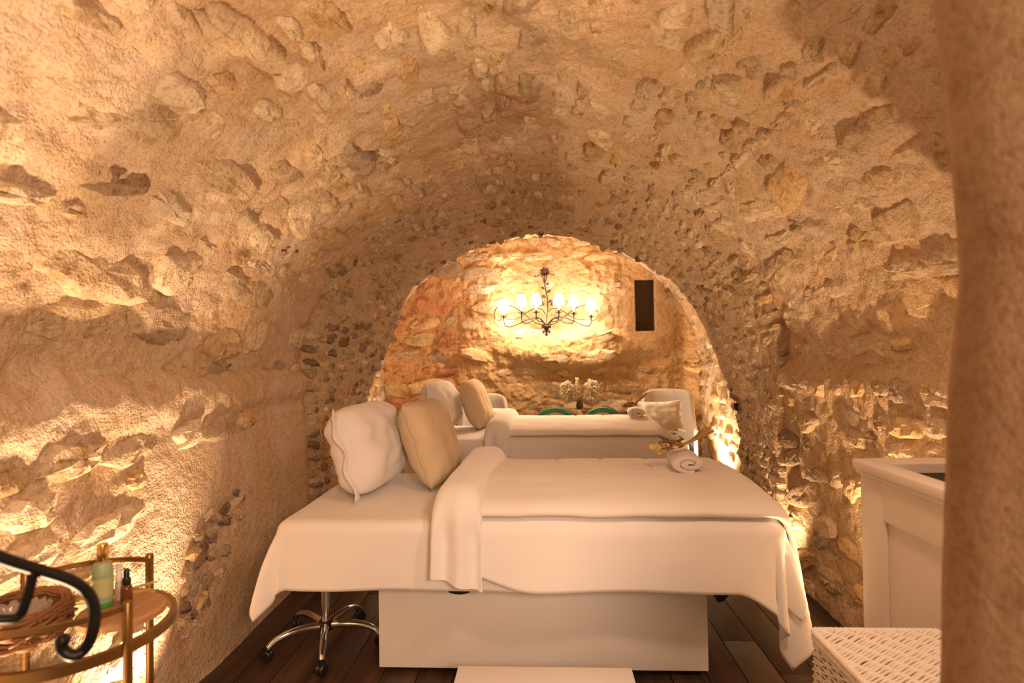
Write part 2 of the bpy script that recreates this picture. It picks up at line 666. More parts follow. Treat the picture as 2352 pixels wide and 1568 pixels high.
def courses(s, h0, h1, asp, weights, skip=0.1, proud=(0.008, 0.032), accept=None, gap=(0.012, 0.035), cap=300, rot=7, zone=None, wfun=None, tilt=0.09):
    """lay stones in courses along U on surface s; the largest in view become parts of their own"""
    P = s.P
    nu, nv = P.shape[:2]
    Lu = np.linalg.norm(np.diff(P[:, nv // 2], axis=0), axis=1).sum()
    Lv = np.linalg.norm(np.diff(P[nu // 2], axis=0), axis=1).sum()
    items = []
    v = 0.02
    while v < Lv - 0.04:
        hz = 1.0 if zone is None else zone(v / Lv)
        h = random.uniform(h0, h1) * hz
        u = random.uniform(-0.1, 0.1)
        while u < Lu:
            L = h * random.uniform(*asp)
            hh = h * random.uniform(0.72, 1.0)
            uc, vc = u + L / 2, v + h / 2 + random.uniform(-0.15, 0.15) * h
            u += L + random.uniform(*gap)
            if uc < 0.02 or uc > Lu - 0.02 or vc < 0.02 or vc > Lv - 0.02 or random.random() < skip:
                continue
            i = min(nu - 1, int(uc / Lu * (nu - 1)))
            j = min(nv - 1, int(vc / Lv * (nv - 1)))
            p = P[i, j]
            if accept is not None and not accept(p):
                continue
            pr = random.uniform(*proud)
            n = s.N[i, j]
            tu = s.TU[i, j]
            x = tu - n * np.dot(tu, n)
            x /= np.linalg.norm(x)
            y = np.cross(n, x)
            al = math.radians(random.gauss(0, rot))
            x, y = x * math.cos(al) + y * math.sin(al), y * math.cos(al) - x * math.sin(al)
            tx, ty = random.gauss(0, tilt), random.gauss(0, tilt)
            n = n + x * tx + y * ty
            n /= np.linalg.norm(n)
            x = x - n * np.dot(x, n)
            x /= np.linalg.norm(x)
            y = np.cross(n, x)
            H = random.uniform(0.035, 0.06)
            c = p + n * (s.large[i, j] + pr - H)
            Mx = np.eye(4)
            sx = random.choice((-1, 1))
            Mx[:3, 0] = x * L
            Mx[:3, 1] = y * hh
            Mx[:3, 2] = n * H
            Mx[:3, 3] = c
            w = wfun(p) if wfun else weights
            q = p - np.array(CAM)
            dep = np.dot(q, np.array(Fw))
            xs, ys = np.dot(q, np.array(Rt)) / max(dep, .01), np.dot(q, np.array(Up)) / max(dep, .01)
            vis = dep > 0.3 and abs(xs) < 0.93 and abs(ys) < 0.63
            items.append((L * hh * (abs(np.dot(n, q)) / np.linalg.norm(q)) / max(dep, .2) ** 2 if vis else -dep, Mx, random.randrange(NVAR), pick(w)))
        v += h + random.uniform(*gap)
    items.sort(key=lambda t: -t[0])
    par = s.o
    base = np.array(WLOC[par])
    for score, Mx, k, c in items[:cap]:
        o = bpy.data.objects.new('stone', STONE_ME[k])
        COL.objects.link(o)
        o.parent = par
        L = Mx.copy()
        L[:3, 3] -= base
        o.matrix_local = Matrix(L.tolist())
        o.color = (*c, 1)
    rest = [t for t in items[cap:] if t[0] > -2.0]
    if rest:
        vs, fs, cs, off = [], [], [], 0
        for score, Mx, k, c in rest:
            v, f = STONES[k]
            w = v @ Mx[:3, :3].T + Mx[:3, 3] - base
            vs.append(w)
            fs += [tuple(a + off for a in q) for q in f]
            off += len(v)
            cs.append(np.tile(np.array([*c, 1.0]), (len(v), 1)))
        me = bpy.data.meshes.new('small_stones')
        me.from_pydata(np.concatenate(vs).tolist(), [], fs)
        me.polygons.foreach_set('use_smooth', [True] * len(me.polygons))
        at = me.color_attributes.new('tint', 'FLOAT_COLOR', 'POINT')
        at.data.foreach_set('color', np.concatenate(cs).ravel())
        me.materials.append(STONE_A)
        o = bpy.data.objects.new('small_stones', me)
        COL.objects.link(o)
        o.parent = par
        o['kind'] = 'stuff'
    return len(items)


Y0, YA, YB, YE = 0.35, 3.62, 4.55, 6.70
ZS = 1.37
RES = 0.0125


ZC = ZS - 0.10


def xl(y):
    return -1.50 - 0.014 * (y - 2.4)


def wall_pts(fx, y0, y1, z0, z1):
    ys = np.arange(y0, y1 + RES, RES)
    zs = np.arange(z0, z1 + RES, RES)
    Yg, Zg = np.meshgrid(ys, zs, indexing='ij')
    return np.stack([fx(Yg), Yg, Zg], -1)


# left wall: rubble near, smooth plaster far, ledge along the top
P = wall_pts(xl, Y0, YA + 0.02, -0.02, ZS + 0.07)
s = Surf(P, (0, 2, 0.7))
plast = sstep(2.05, 2.25, P[..., 1] + 0.10 * fbm(P * 3, 2)) * sstep(1.16, 1.06, P[..., 2])
patch = np.exp(-(((P[..., 1] - 2.52 - 0.55 * (P[..., 2] - 0.5)) / 0.17) ** 2 + ((P[..., 2] - 0.50) / 0.24) ** 2) ** 1.5)
roll = 0.11 * sstep(1.24, 1.44, P[..., 2] + 0.09 * fbm(P * 4.5, 3))
ledge = 0.026 * sstep(1.05, 1.26, P[..., 2] + 0.08 * fbm(P * 3, 2)) - roll
rec = -0.03 * plast * 0 - 0.02 * (1 - plast) * sstep(1.2, 1.1, P[..., 2])
s.rough(0.03, 0.022, 0.005, mask=np.clip(1 - 0.85 * plast + 1.6 * patch, 0.15, 2.2) * (1 - 0.5 * sstep(1.2, 1.27, P[..., 2])), extra=ledge + rec - 0.03 * patch)
WL = s
s.build('wall_left', MORT, 'rough stone left wall with a plaster ledge under the vault')


def acc_left(p):
    if p[2] > 1.2:
        return False
    if p[1] < 2.06 + 0.14 * math.sin(p[2] * 9):
        return True
    return abs(p[2] - 1.1) < 0.12


courses(s, 0.09, 0.17, (1.0, 2.8), (5, 4, 4, 1, 0, 0), skip=0.12, proud=(0.01, 0.045), accept=acc_left, rot=9)
# exposed rock patch in the plaster
courses(s, 0.035, 0.07, (0.9, 2.0), (0, 3, 4, 5, 6, 0), skip=0.03, proud=(0.0, 0.024), gap=(0.002, 0.008), rot=50, tilt=0.28,
        accept=lambda p: p[1] > 2.1 and ((p[1] - 2.52 - 0.55 * (p[2] - 0.5)) / 0.19) ** 2 + ((p[2] - 0.50) / 0.27) ** 2 < 1, cap=100)

# right wall
P = wall_pts(lambda y: 1.50 + 0 * y, Y0, YA + 0.02, -0.02, ZS + 0.07)
s = Surf(P, (0, 2, 0.7))
led = 0.03 * sstep(1.10, 1.26, P[..., 2] + 0.06 * fbm(P * 4, 2)) - 0.11 * sstep(1.24, 1.44, P[..., 2] + 0.10 * fbm(P * 4.5, 3))
s.rough(0.035, 0.024, 0.006, extra=led - 0.015)
s.build('wall_right', MORT_OCHRE, 'mottled stone right wall beside the white wash cabinet')
courses(s, 0.08, 0.16, (1.0, 2.6), (3, 3, 4, 2, 1, 0), skip=0.25, proud=(0.004, 0.035), accept=lambda p: p[2] < 1.27, rot=12)


# barrel vault
def ell(a, zs, ap, n, x0=0.0, e=2.0):
    th = np.linspace(PI, 0, n)
    c, sn = np.cos(th), np.sin(th)
    return [(x0 + a * np.sign(ci) * abs(ci) ** (2 / e), zs + (ap - zs) * abs(si) ** (2 / e)) for ci, si in zip(c, sn)]


ys = np.arange(Y0, YA + 0.02, RES)
nv = 350
rows = []
for y in ys:
    pr = resample(ell(1.545 + 0.004 * (y - 2), ZC, 2.60 - 0.02 * (y - 1), 200), nv)
    rows.append(np.stack([pr[:, 0], np.full(nv, y), pr[:, 1]], 1))
s = Surf(np.array(rows), (0, 2, 1.2))
s.rough(0.05, 0.028, 0.008)
s.build('ceiling', MORT, 'rubble stone barrel vault with lime mortar')
courses(s, 0.07, 0.20, (1.0, 2.9), (6, 2, 6, 1.0, 0.08, 0), skip=0.06, proud=(-0.002, 0.026), rot=9, gap=(0.005, 0.026),
        zone=lambda t: 1.2 - 0.45 * math.sin(t * PI), tilt=0.11)

# arch band between the two rooms
A = [(-1.475, 0), (-1.475, 0.7)] + [(x * (0.958 + 0.036 * float(sstep(1.5, 2.25, z))), z) for x, z in ell(1.55, ZC, 2.545, 160)] + [(1.475, 0.7), (1.475, 0)]
B = [(-1.44, 0), (-1.43, 0.93), (-1.37, 1.15), (-1.30, 1.33), (-1.223, 1.49), (-1.066, 1.875), (-0.838, 2.08), (-0.558, 2.23), (-0.243, 2.32), (0.002, 2.35),
     (0.317, 2.316), (0.632, 2.197), (0.912, 2.05), (1.122, 1.875), (1.297, 1.63), (1.402, 1.31), (1.49, 1.07), (1.54, 0.89), (1.545, 0)]
Bs = spline([(x, 0, z) for x, z in B], 200)[:, [0, 2]]
nv = 460
An, Bn = resample(A, nv), resample(Bs, nv)


def outward(pr, d):
    q = pr.copy()
    c = np.array([0, 1.0])
    v = q - c
    v[:, 1] = np.where(q[:, 1] < 1.0, 0, v[:, 1])
    return q + d * v / (np.linalg.norm(v, axis=1)[:, None] + 1e-9)


rows = []
st = [(YA - 0.02, outward(An, 0.22)), (YA - 0.018, outward(An, 0.10)), (YA - 0.01, outward(An, 0.02))]
for y in np.arange(YA, YB + 0.001, RES):
    t = (y - YA) / (YB - YA)
    st.append((y, An * (1 - t) + Bn * t))
st += [(YB + 0.015, outward(Bn, 0.02)), (YB + 0.03, outward(Bn, 0.1)), (YB + 0.05, outward(Bn, 0.75))]
for y, pr in st:
    rows.append(np.stack([pr[:, 0], np.full(nv, y), pr[:, 1]], 1))
s = Surf(np.array(rows), (0, 4.1, 1.2))
s.rough(0.03, 0.022, 0.007)
s.build('wall_arch', MORT_PIER, 'low stone arch and piers between the two vaulted rooms')
courses(s, 0.045, 0.09, (0.9, 2.1), None, skip=0.12, proud=(-0.009, 0.014), rot=16, gap=(0.006, 0.022), tilt=0.16,
        wfun=lambda p: (3, 2, 6, 4, 5, 0) if (p[0] < -1.0 and p[2] < 1.75) else (4, 2, 7, 3, 0.8, 0))

# far chamber
nv = 300
prC = resample([(-1.87, -0.02), (-1.87, 0.6)] + ell(1.87, 1.2, 2.78, 120) + [(1.87, 0.6), (1.87, -0.02)], nv)
rows = [np.stack([prC[:, 0], np.full(nv, y), prC[:, 1]], 1) for y in np.arange(YB, YE + 0.1, 0.018)]
s = Surf(np.array(rows), (0, 5.5, 1.2))
s.rough(0.03, 0.022, 0.006)
s.build('wall_chamber', MORT, 'rough pale side walls and vault of the far chamber')
courses(s, 0.09, 0.17, (1.0, 2.4), (5, 3, 4, 1, 0.5, 0), skip=0.2, proud=(0.0, 0.03), rot=10, cap=120)

# end wall with a recess for the vent
xs = np.arange(-2.0, 2.0, 0.0125)
zs = np.arange(-0.02, 2.9, 0.0125)
Xg, Zg = np.meshgrid(xs, zs, indexing='ij')
P = np.stack([Xg, np.full_like(Xg, YE), Zg], -1)
s = Surf(P, (0, 5, 1.2))
nx0, nz0 = W(1461, 760, YE), None
NL, NR = W(1461, 700, YE).x, W(1505, 700, YE).x
NB, NT = W(1483, 760, YE).z, W(1483, 642, YE).z
hole = (Xg > NL) & (Xg < NR) & (Zg > NB) & (Zg < NT)
plm = np.exp(-(((Xg - 1.25) / 0.34) ** 2 + ((Zg - 1.75) / 0.75) ** 2) ** 2)
hump = 0.17 * np.exp(-(((Xg - 0.35) / 0.75) ** 2 + ((Zg - 1.42) / 0.22) ** 2) ** 2)
s.rough(0.06, 0.05, 0.012, mask=1 - 0.75 * plm, extra=hump)
s.Q = np.where(hole[..., None], P + np.array([0, 0.16, 0]), s.Q)
s.build('wall_back', MORT_END, 'golden rubble end wall behind the wall chandelier')


def wback(p):
    if p[0] < -0.55:
        return (0.6, 3, 2, 1.5, 0.7, 8 if p[2] < 2.15 else 2)
    return (3, 5, 5, 0.4, 0, 0)


def acc_back(p):
    if NL - 0.32 < p[0] < NR + 0.30 and NB - 0.2 < p[2] < NT + 0.3:
        return False
    return True


courses(s, 0.10, 0.22, (1.2, 3.2), None, skip=0.06, proud=(-0.010, 0.026), accept=acc_back, rot=5, gap=(0.006, 0.03), wfun=wback, tilt=0.10)

# floor: sub-floor and oak planks
fb = MB().box((-2.1, -0.8, -0.06), (2.1, 6.9, -0.022)).build('floor', plain('sub floor', (0.02, 0.012, 0.008), 0.8))
struct(fb, 'dark stained oak plank floor')
PW = 0.158
plank_me = {}
for i in range(25):
    x = -1.98 + i * PW
    y = -0.8 - random.uniform(0, 1.4)
    while y < 6.85:
        L = random.choice((1.4, 1.8, 2.2))
        a, b = max(y, -0.8), min(y + L, 6.88)
        if b - a > 0.05:
            key = round(b - a, 2)
            if key not in plank_me:
                mb = MB().box((0, 0, -0.022), (PW - 0.004, key - 0.003, 0), 0.0018)
                o = mb.build('plank', FLOORW, fb, loc=(0, 0, 0), angle=0.4)
                plank_me[key] = o.data
                bpy.data.objects.remove(o)
            o = bpy.data.objects.new('plank', plank_me[key])
            COL.objects.link(o)
            o.parent = fb
            o.location = Vector((x, a, 0)) - WLOC[fb]
        y += L

# foreground jamb of the stair opening on the right
sil = [(2150, -60), (2160, 30), (2184, 200), (2202, 400), (2216, 590), (2207, 720), (2190, 900), (2185, 1100), (2178, 1300), (2172, 1560), (2168, 1700)]
sp = spline([W(px, r, 0.80) for px, r in sil], 90)
sp = np.vstack([[sp[0][0] - 0.06, 0.8, 2.9], sp, [sp[-1][0], 0.8, 0.0]])
rows = []
for dx, y in ((0.55, 0.98), (0.10, 0.90), (0.02, 0.84), (0.0, 0.80), (0.008, 0.74), (0.03, 0.66), (0.07, 0.52), (0.12, 0.34), (0.16, 0.2), (0.9, 0.2)):
    q = sp.copy()
    q[:, 0] += dx
    q[:, 1] = y
    rows.append(q)
P = np.array(rows)
P[..., 0] += 0.0015 * fbm(P * 9, 2)
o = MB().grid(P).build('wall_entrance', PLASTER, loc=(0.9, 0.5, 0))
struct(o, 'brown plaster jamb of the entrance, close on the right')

# ------------------------------------------------------------------ beds
def drape(x0, x1, y0, y1, zt, ovl, ovr, ovf, ovb, res=0.014, r=0.045, flare=0.05, kc=0.42, amp=0.012, freq=14.0, ph=0.0,
          hemf=None, top=None, seed=0.0, tip=0.10, wr=0.004, flx=None, pleat=0.02):
    s = np.linspace(x0 - ovl, x1 + ovr, max(4, int((x1 - x0 + ovl + ovr) / res)))
    t = np.linspace(y0 - ovf, y1 + ovb, max(4, int((y1 - y0 + ovf + ovb) / res)))
    S, T = np.meshgrid(s, t, indexing='ij')
    ex = np.where(S < x0, S - x0, np.where(S > x1, S - x1, 0.0))
    ey = np.where(T < y0, T - y0, np.where(T > y1, T - y1, 0.0))
    if hemf is not None:
        ey = np.where(T < y0, ey * hemf(S), ey)
    cx, cy = np.clip(S, x0, x1), np.clip(T, y0, y1)
    rho = np.hypot(ex, ey)
    phi = np.arctan2(np.abs(ey), np.abs(ex))
    c = np.where((ex != 0) & (ey != 0), np.sin(2 * phi), 0.0)
    rho = rho * (1 - tip * c)
    arc = r * PI / 2
    a = np.minimum(rho, arc) / r
    out, drop = r * np.sin(a), r * (1 - np.cos(a))
    rem = np.maximum(0, rho - arc)
    fl = (flare if flx is None else np.where(ex != 0, flx * np.cos(phi) ** 2 + flare * np.sin(phi) ** 2, flare)) + kc * c ** 1.5
    out = out + fl * 0.26 * (1 - np.exp(-rem / 0.17)) * 1.25
    drop = drop + rem * np.sqrt(np.clip(1 - fl * fl, 0.05, 1))
    q = np.where(ex != 0, cy * 1.0 + np.sign(ex) * 3.1, cx)
    q = np.where(c > 0, phi * 0.22 + 7.0, q)
    wv = np.sin(freq * q + ph + 2.5 * perlin(np.stack([q * 2.0, q * 0 + seed, rem * 1.5], -1)))
    wamp = amp * np.clip(rem / 0.3, 0, 1.2) * np.where(c > 0, 1.0, 1.0)
    wfade = np.clip(np.minimum(np.abs(S - x0), np.abs(S - x1)) / 0.08, 0, 1)
    out = out + wamp * wv * np.where((ey != 0) & (ex == 0), wfade, 1.0)
    out = out + pleat * np.clip(c, 0, 1) * np.clip(rem / 0.3, 0, 1.3) * np.cos(phi * 8 + ph)
    dx, dy = np.cos(phi) * np.sign(ex), np.sin(phi) * np.sign(ey)
    X, Y = cx + dx * out, cy + dy * out
    Z = zt - drop
    Z = Z + wr * fbm(np.stack([S * 5, T * 5, S * 0 + seed], -1), 3) * np.clip(1 - rem / 0.1, 0, 1)
    Y = Y + wr * 1.5 * fbm(np.stack([S * 4, T * 4, S * 0 + seed + 5], -1), 2) * np.clip(rem / 0.1, 0, 1)
    if top is not None:
        Z = Z + top(X, Y, rho)
    return np.stack([X, Y, Z], -1)


def cloth(name, P, mat, thick, label, cat):
    o = MB().grid(P).build(name, mat, angle=None)
    m = o.modifiers.new('thickness', 'SOLIDIFY')
    m.thickness = thick
    m.offset = 1
    m.use_rim = True
    return tag(o, label, cat)


def pillow_pts(w, h, t, n=30, seed=0, wr=0.012, sharp=0.38, pin=0.045, rc=0.12):
    a = np.sin(np.linspace(-PI / 2, PI / 2, n))
    A_, B_ = np.meshgrid(a, a, indexing='ij')
    x = w / 2 * A_ * (1 - pin * (1 - B_ ** 2)) * np.sqrt(1 - rc * B_ ** 4)
    y = h / 2 * B_ * (1 - pin * (1 - A_ ** 2)) * np.sqrt(1 - rc * A_ ** 4)
    th = t / 2 * np.clip(1 - np.abs(A_) ** 5, 0, 1) ** 0.5 * np.clip(1 - np.abs(B_) ** 3.2, 0, 1) ** (sharp + 0.1)
    k = np.clip(th / (t / 2), 0, 1)
    nz = fbm(np.stack([A_ * 2.0, B_ * 2.0, A_ * 0 + seed], -1), 3) * wr * k
    nz2 = fbm(np.stack([A_ * 2.0, B_ * 2.0, A_ * 0 + seed + 9], -1), 3) * wr * k
    edge = 0.01 * perlin(np.stack([A_ * 3, B_ * 3, A_ * 0 + seed + 3], -1))
    return np.stack([x, y, th + nz + edge], -1), np.stack([x, y, -th + nz2 + edge], -1)


def frame(c, ex, ey):
    ex = np.array(ex, float)
    ex /= np.linalg.norm(ex)
    ey = np.array(ey, float)
    ey -= ex * np.dot(ex, ey)
    ey /= np.linalg.norm(ey)
    ez = np.cross(ex, ey)
    Mx = np.stack([ex, ey, ez], 1)
    c = np.array(c, float)
    return lambda p: np.asarray(p) @ Mx.T + c


def pillow(name, c, ex, ey, w, h, t, mat, label, cat, seed, flap=None, seam=None, wr=0.012, sharp=0.38, rc=0.12, pin=0.045):
    fr = frame(c, ex, ey)
    f, b = pillow_pts(w, h, t, seed=seed, wr=wr, sharp=sharp, rc=0.24 if flap else rc, pin=pin)
    if flap is None and seam is None:
        o = MB().grid(fr(f)).grid(fr(b), flip=True).build(name, mat, angle=None)
        weld(o)
        return tag(o, label, cat)
    root = thing(name, fr(np.array([0, -h / 2, 0])), label, cat)
    o = MB().grid(fr(f)).grid(fr(b), flip=True).build('pillow_body', mat, root, angle=None)
    weld(o)
    n = f.shape[0]
    if seam:
        path = np.concatenate([f[0], f[1:, -1], f[-1, ::-1][1:], f[::-1, 0][1:-1]])
        path = path + np.stack([0 * path[:, 0], 0 * path[:, 0], 0.004 * np.sin(np.arange(len(path)) * 0.9)], -1)
        path = np.vstack([path, path[:1]])
        MB().tube(fr(path * 1.004), seam, 6).build('piping', mat, root, angle=None)
    if flap:
        # open hem of the pillow case: a soft double flange beyond one side
        m = 24
        vv = np.linspace(-1, 1, m)
        rows = []
        for k, d in enumerate(np.linspace(-0.02, flap, 7)):
            y = h / 2 * vv * (0.97 + 0.02 * k / 6)
            wav = 0.016 * np.sin(vv * 7 + 1) * (k / 6)
            droop = -0.045 * (k / 6) ** 1.5 * np.clip(vv + 0.2, 0, 1)
            rows.append(np.stack([-w / 2 * (1 - 0.07 * (1 - vv ** 2)) - d + 0 * vv, y + droop, wav + 0 * vv], -1))
        P_ = fr(np.array(rows))
        o = MB().grid(P_).build('hem_flap', mat, root, angle=None)
        md = o.modifiers.new('thickness', 'SOLIDIFY')
        md.thickness = 0.006
        md.offset = 0
    return root


def weld(o):
    bm = bmesh.new()
    bm.from_mesh(o.data)
    bmesh.ops.remove_doubles(bm, verts=bm.verts[:], dist=0.0008)
    bmesh.ops.recalc_face_normals(bm, faces=bm.faces[:])
    bm.to_mesh(o.data)
    bm.free()
    o.data.polygons.foreach_set('use_smooth', [True] * len(o.data.polygons))


def spiral_roll(c, ax, sx, sz, length, thick, turns, name, mat, label, cat, group=None, tail=True):
    """towel folded in a flat roll: end spiral faces -ax"""
    n = 90
    th = np.linspace(0.0, turns * 2 * PI, n)
    fr_ = 0.07 + 0.93 * th / th[-1]
    xs_ = sx / 2 * fr_ * np.cos(th + PI * 0.1)
    zs_ = sz / 2 * fr_ * np.sin(th + PI * 0.1)
    path = np.stack([xs_, zs_], 1)
    if tail:
        e = path[-1]
        path = np.vstack([path, [[sx * 0.50, -sz * 0.46], [sx * 0.53, -sz * 0.47]]]) if False else path
    path = resample(path, 110)
    t = np.gradient(path, axis=0)
    t /= np.linalg.norm(t, axis=1)[:, None]
    nn = np.stack([-t[:, 1], t[:, 0]], 1)
    ht = np.array([0.93 * sx / 2 / turns, 0.93 * sz / 2 / turns]) * 0.5 * 0.99
    out, inn = path + nn * ht, path - nn * ht
    loop = np.vstack([out, inn[::-1]])
    ys_ = np.array([0, 0.004, 0.014, length * 0.35, length * 0.7, length - 0.02, length - 0.006, length])
    sc = np.array([0.7, 0.93, 1.0, 1.0, 1.0, 1.0, 0.93, 0.7])
    axv = np.array(ax, float)
    axv /= np.linalg.norm(axv)
    side = np.array([axv[1], -axv[0], 0])
    rows = []
    mid = np.vstack([path, path[::-1]])
    for y, k in zip(ys_, sc):
        q = mid + (loop - mid) * k
        rows.append(np.array(c) + side * q[:, :1] + np.array([0, 0, 1.0]) * (q[:, 1:2] + sz / 2 + thick / 2) + axv * y)
    P_ = np.array(rows)
    P_ = P_ + 0.003 * np.stack([fbm(P_ * 25, 2), fbm(P_ * 25 + 40, 2), fbm(P_ * 25 + 80, 2)], -1)
    mb = MB().grid(P_, close_v=True)
    m = P_.shape[1]
    h = len(path)
    for off, fl in ((0, False), ((len(ys_) - 1) * m, True)):
        for i in range(h - 1):
            q = (off + i, off + i + 1, off + m - 2 - i, off + m - 1 - i)
            mb.f.append(q[::-1] if fl else q)
    o = mb.build(name, mat, angle=None)
    weld(o)
    return tag(o, label, cat, group)


def wheat(c, d, scale, label, petals=True):
    """small tied bunch of dried wheat: stems to one side, ears and pale petals to the other"""
    root = thing('dried_wheat_bunch', c, label, 'dried bouquet', 'dried bunches on the rolled towels')
    c = np.array(c)
    d = np.array(d, float)
    d /= np.linalg.norm(d)
    sd = np.cross(d, [0, 0, 1])
    sd /= np.linalg.norm(sd)
    r = np.random.default_rng(int(abs(c[1]) * 1000))
    st, ea = MB(), MB()
    for k in range(26):
        o1 = sd * r.normal(0, 0.010) + np.array([0, 0, abs(r.normal(0, 0.008)) + 0.006])
        o2 = sd * r.normal(0, 0.016) + np.array([0, 0, abs(r.normal(0, 0.012)) + 0.006])
        L1 = r.uniform(0.10, 0.16)
        p0 = c + o2 * scale - d * r.uniform(0.02, 0.05) * scale
        p1 = c + o1 * 0.4 * scale + d * 0.035 * scale
        p2 = c + o2 * 1.0 * scale + d * L1 * scale + np.array([0, 0, 0.03 * scale])
        st.tube(spline([p0, p1, p2], 6), 0.0021 * scale, 5)
    for k in range(44):
        p = c + (sd * r.normal(0, 0.022) + np.array([0, 0, abs(r.normal(0, 0.014)) + 0.004]) - d * r.uniform(-0.02, 0.055)) * scale
        q = p - (d + sd * r.normal(0, 0.5) + np.array([0, 0, r.normal(0, 0.3)])) * 0.022 * scale
        ea.tube([p, p * 0.6 + q * 0.4, q], [0.0015 * scale, 0.0042 * scale, 0.0008 * scale], 5)
    a = st.build('stems', STRAW, root, angle=None)
    a['kind'] = 'stuff'
    b = ea.build('ears', EAR, root, angle=None)
    b['kind'] = 'stuff'
    if petals:
        for k in range(9):
            e = MB()
            cc = c + (-d * r.uniform(0.05, 0.10) + sd * r.uniform(-0.05, 0.02) + np.array([0, 0, r.uniform(-0.012, 0.012)])) * scale
            u = r.normal(size=3)
            u /= np.linalg.norm(u)
            fr2 = frame(cc, u, [0, 0, 1.0])
            g = np.linspace(-1, 1, 7)
            Ag, Bg = np.meshgrid(g, g, indexing='ij')
            Pp = np.stack([0.019 * Ag * np.sqrt(1 - Bg ** 2 * 0.8), 0.013 * Bg * np.sqrt(1 - Ag ** 2 * 0.5), 0.010 * (Ag ** 2 + 0.6 * Bg * Ag)], -1) * scale
            o = e.grid(fr2(Pp)).build('petal', PETAL, root, angle=None)
            md = o.modifiers.new('thickness', 'SOLIDIFY')
            md.thickness = 0.0015
    return root


BX0, BX1 = -1.10, 0.93


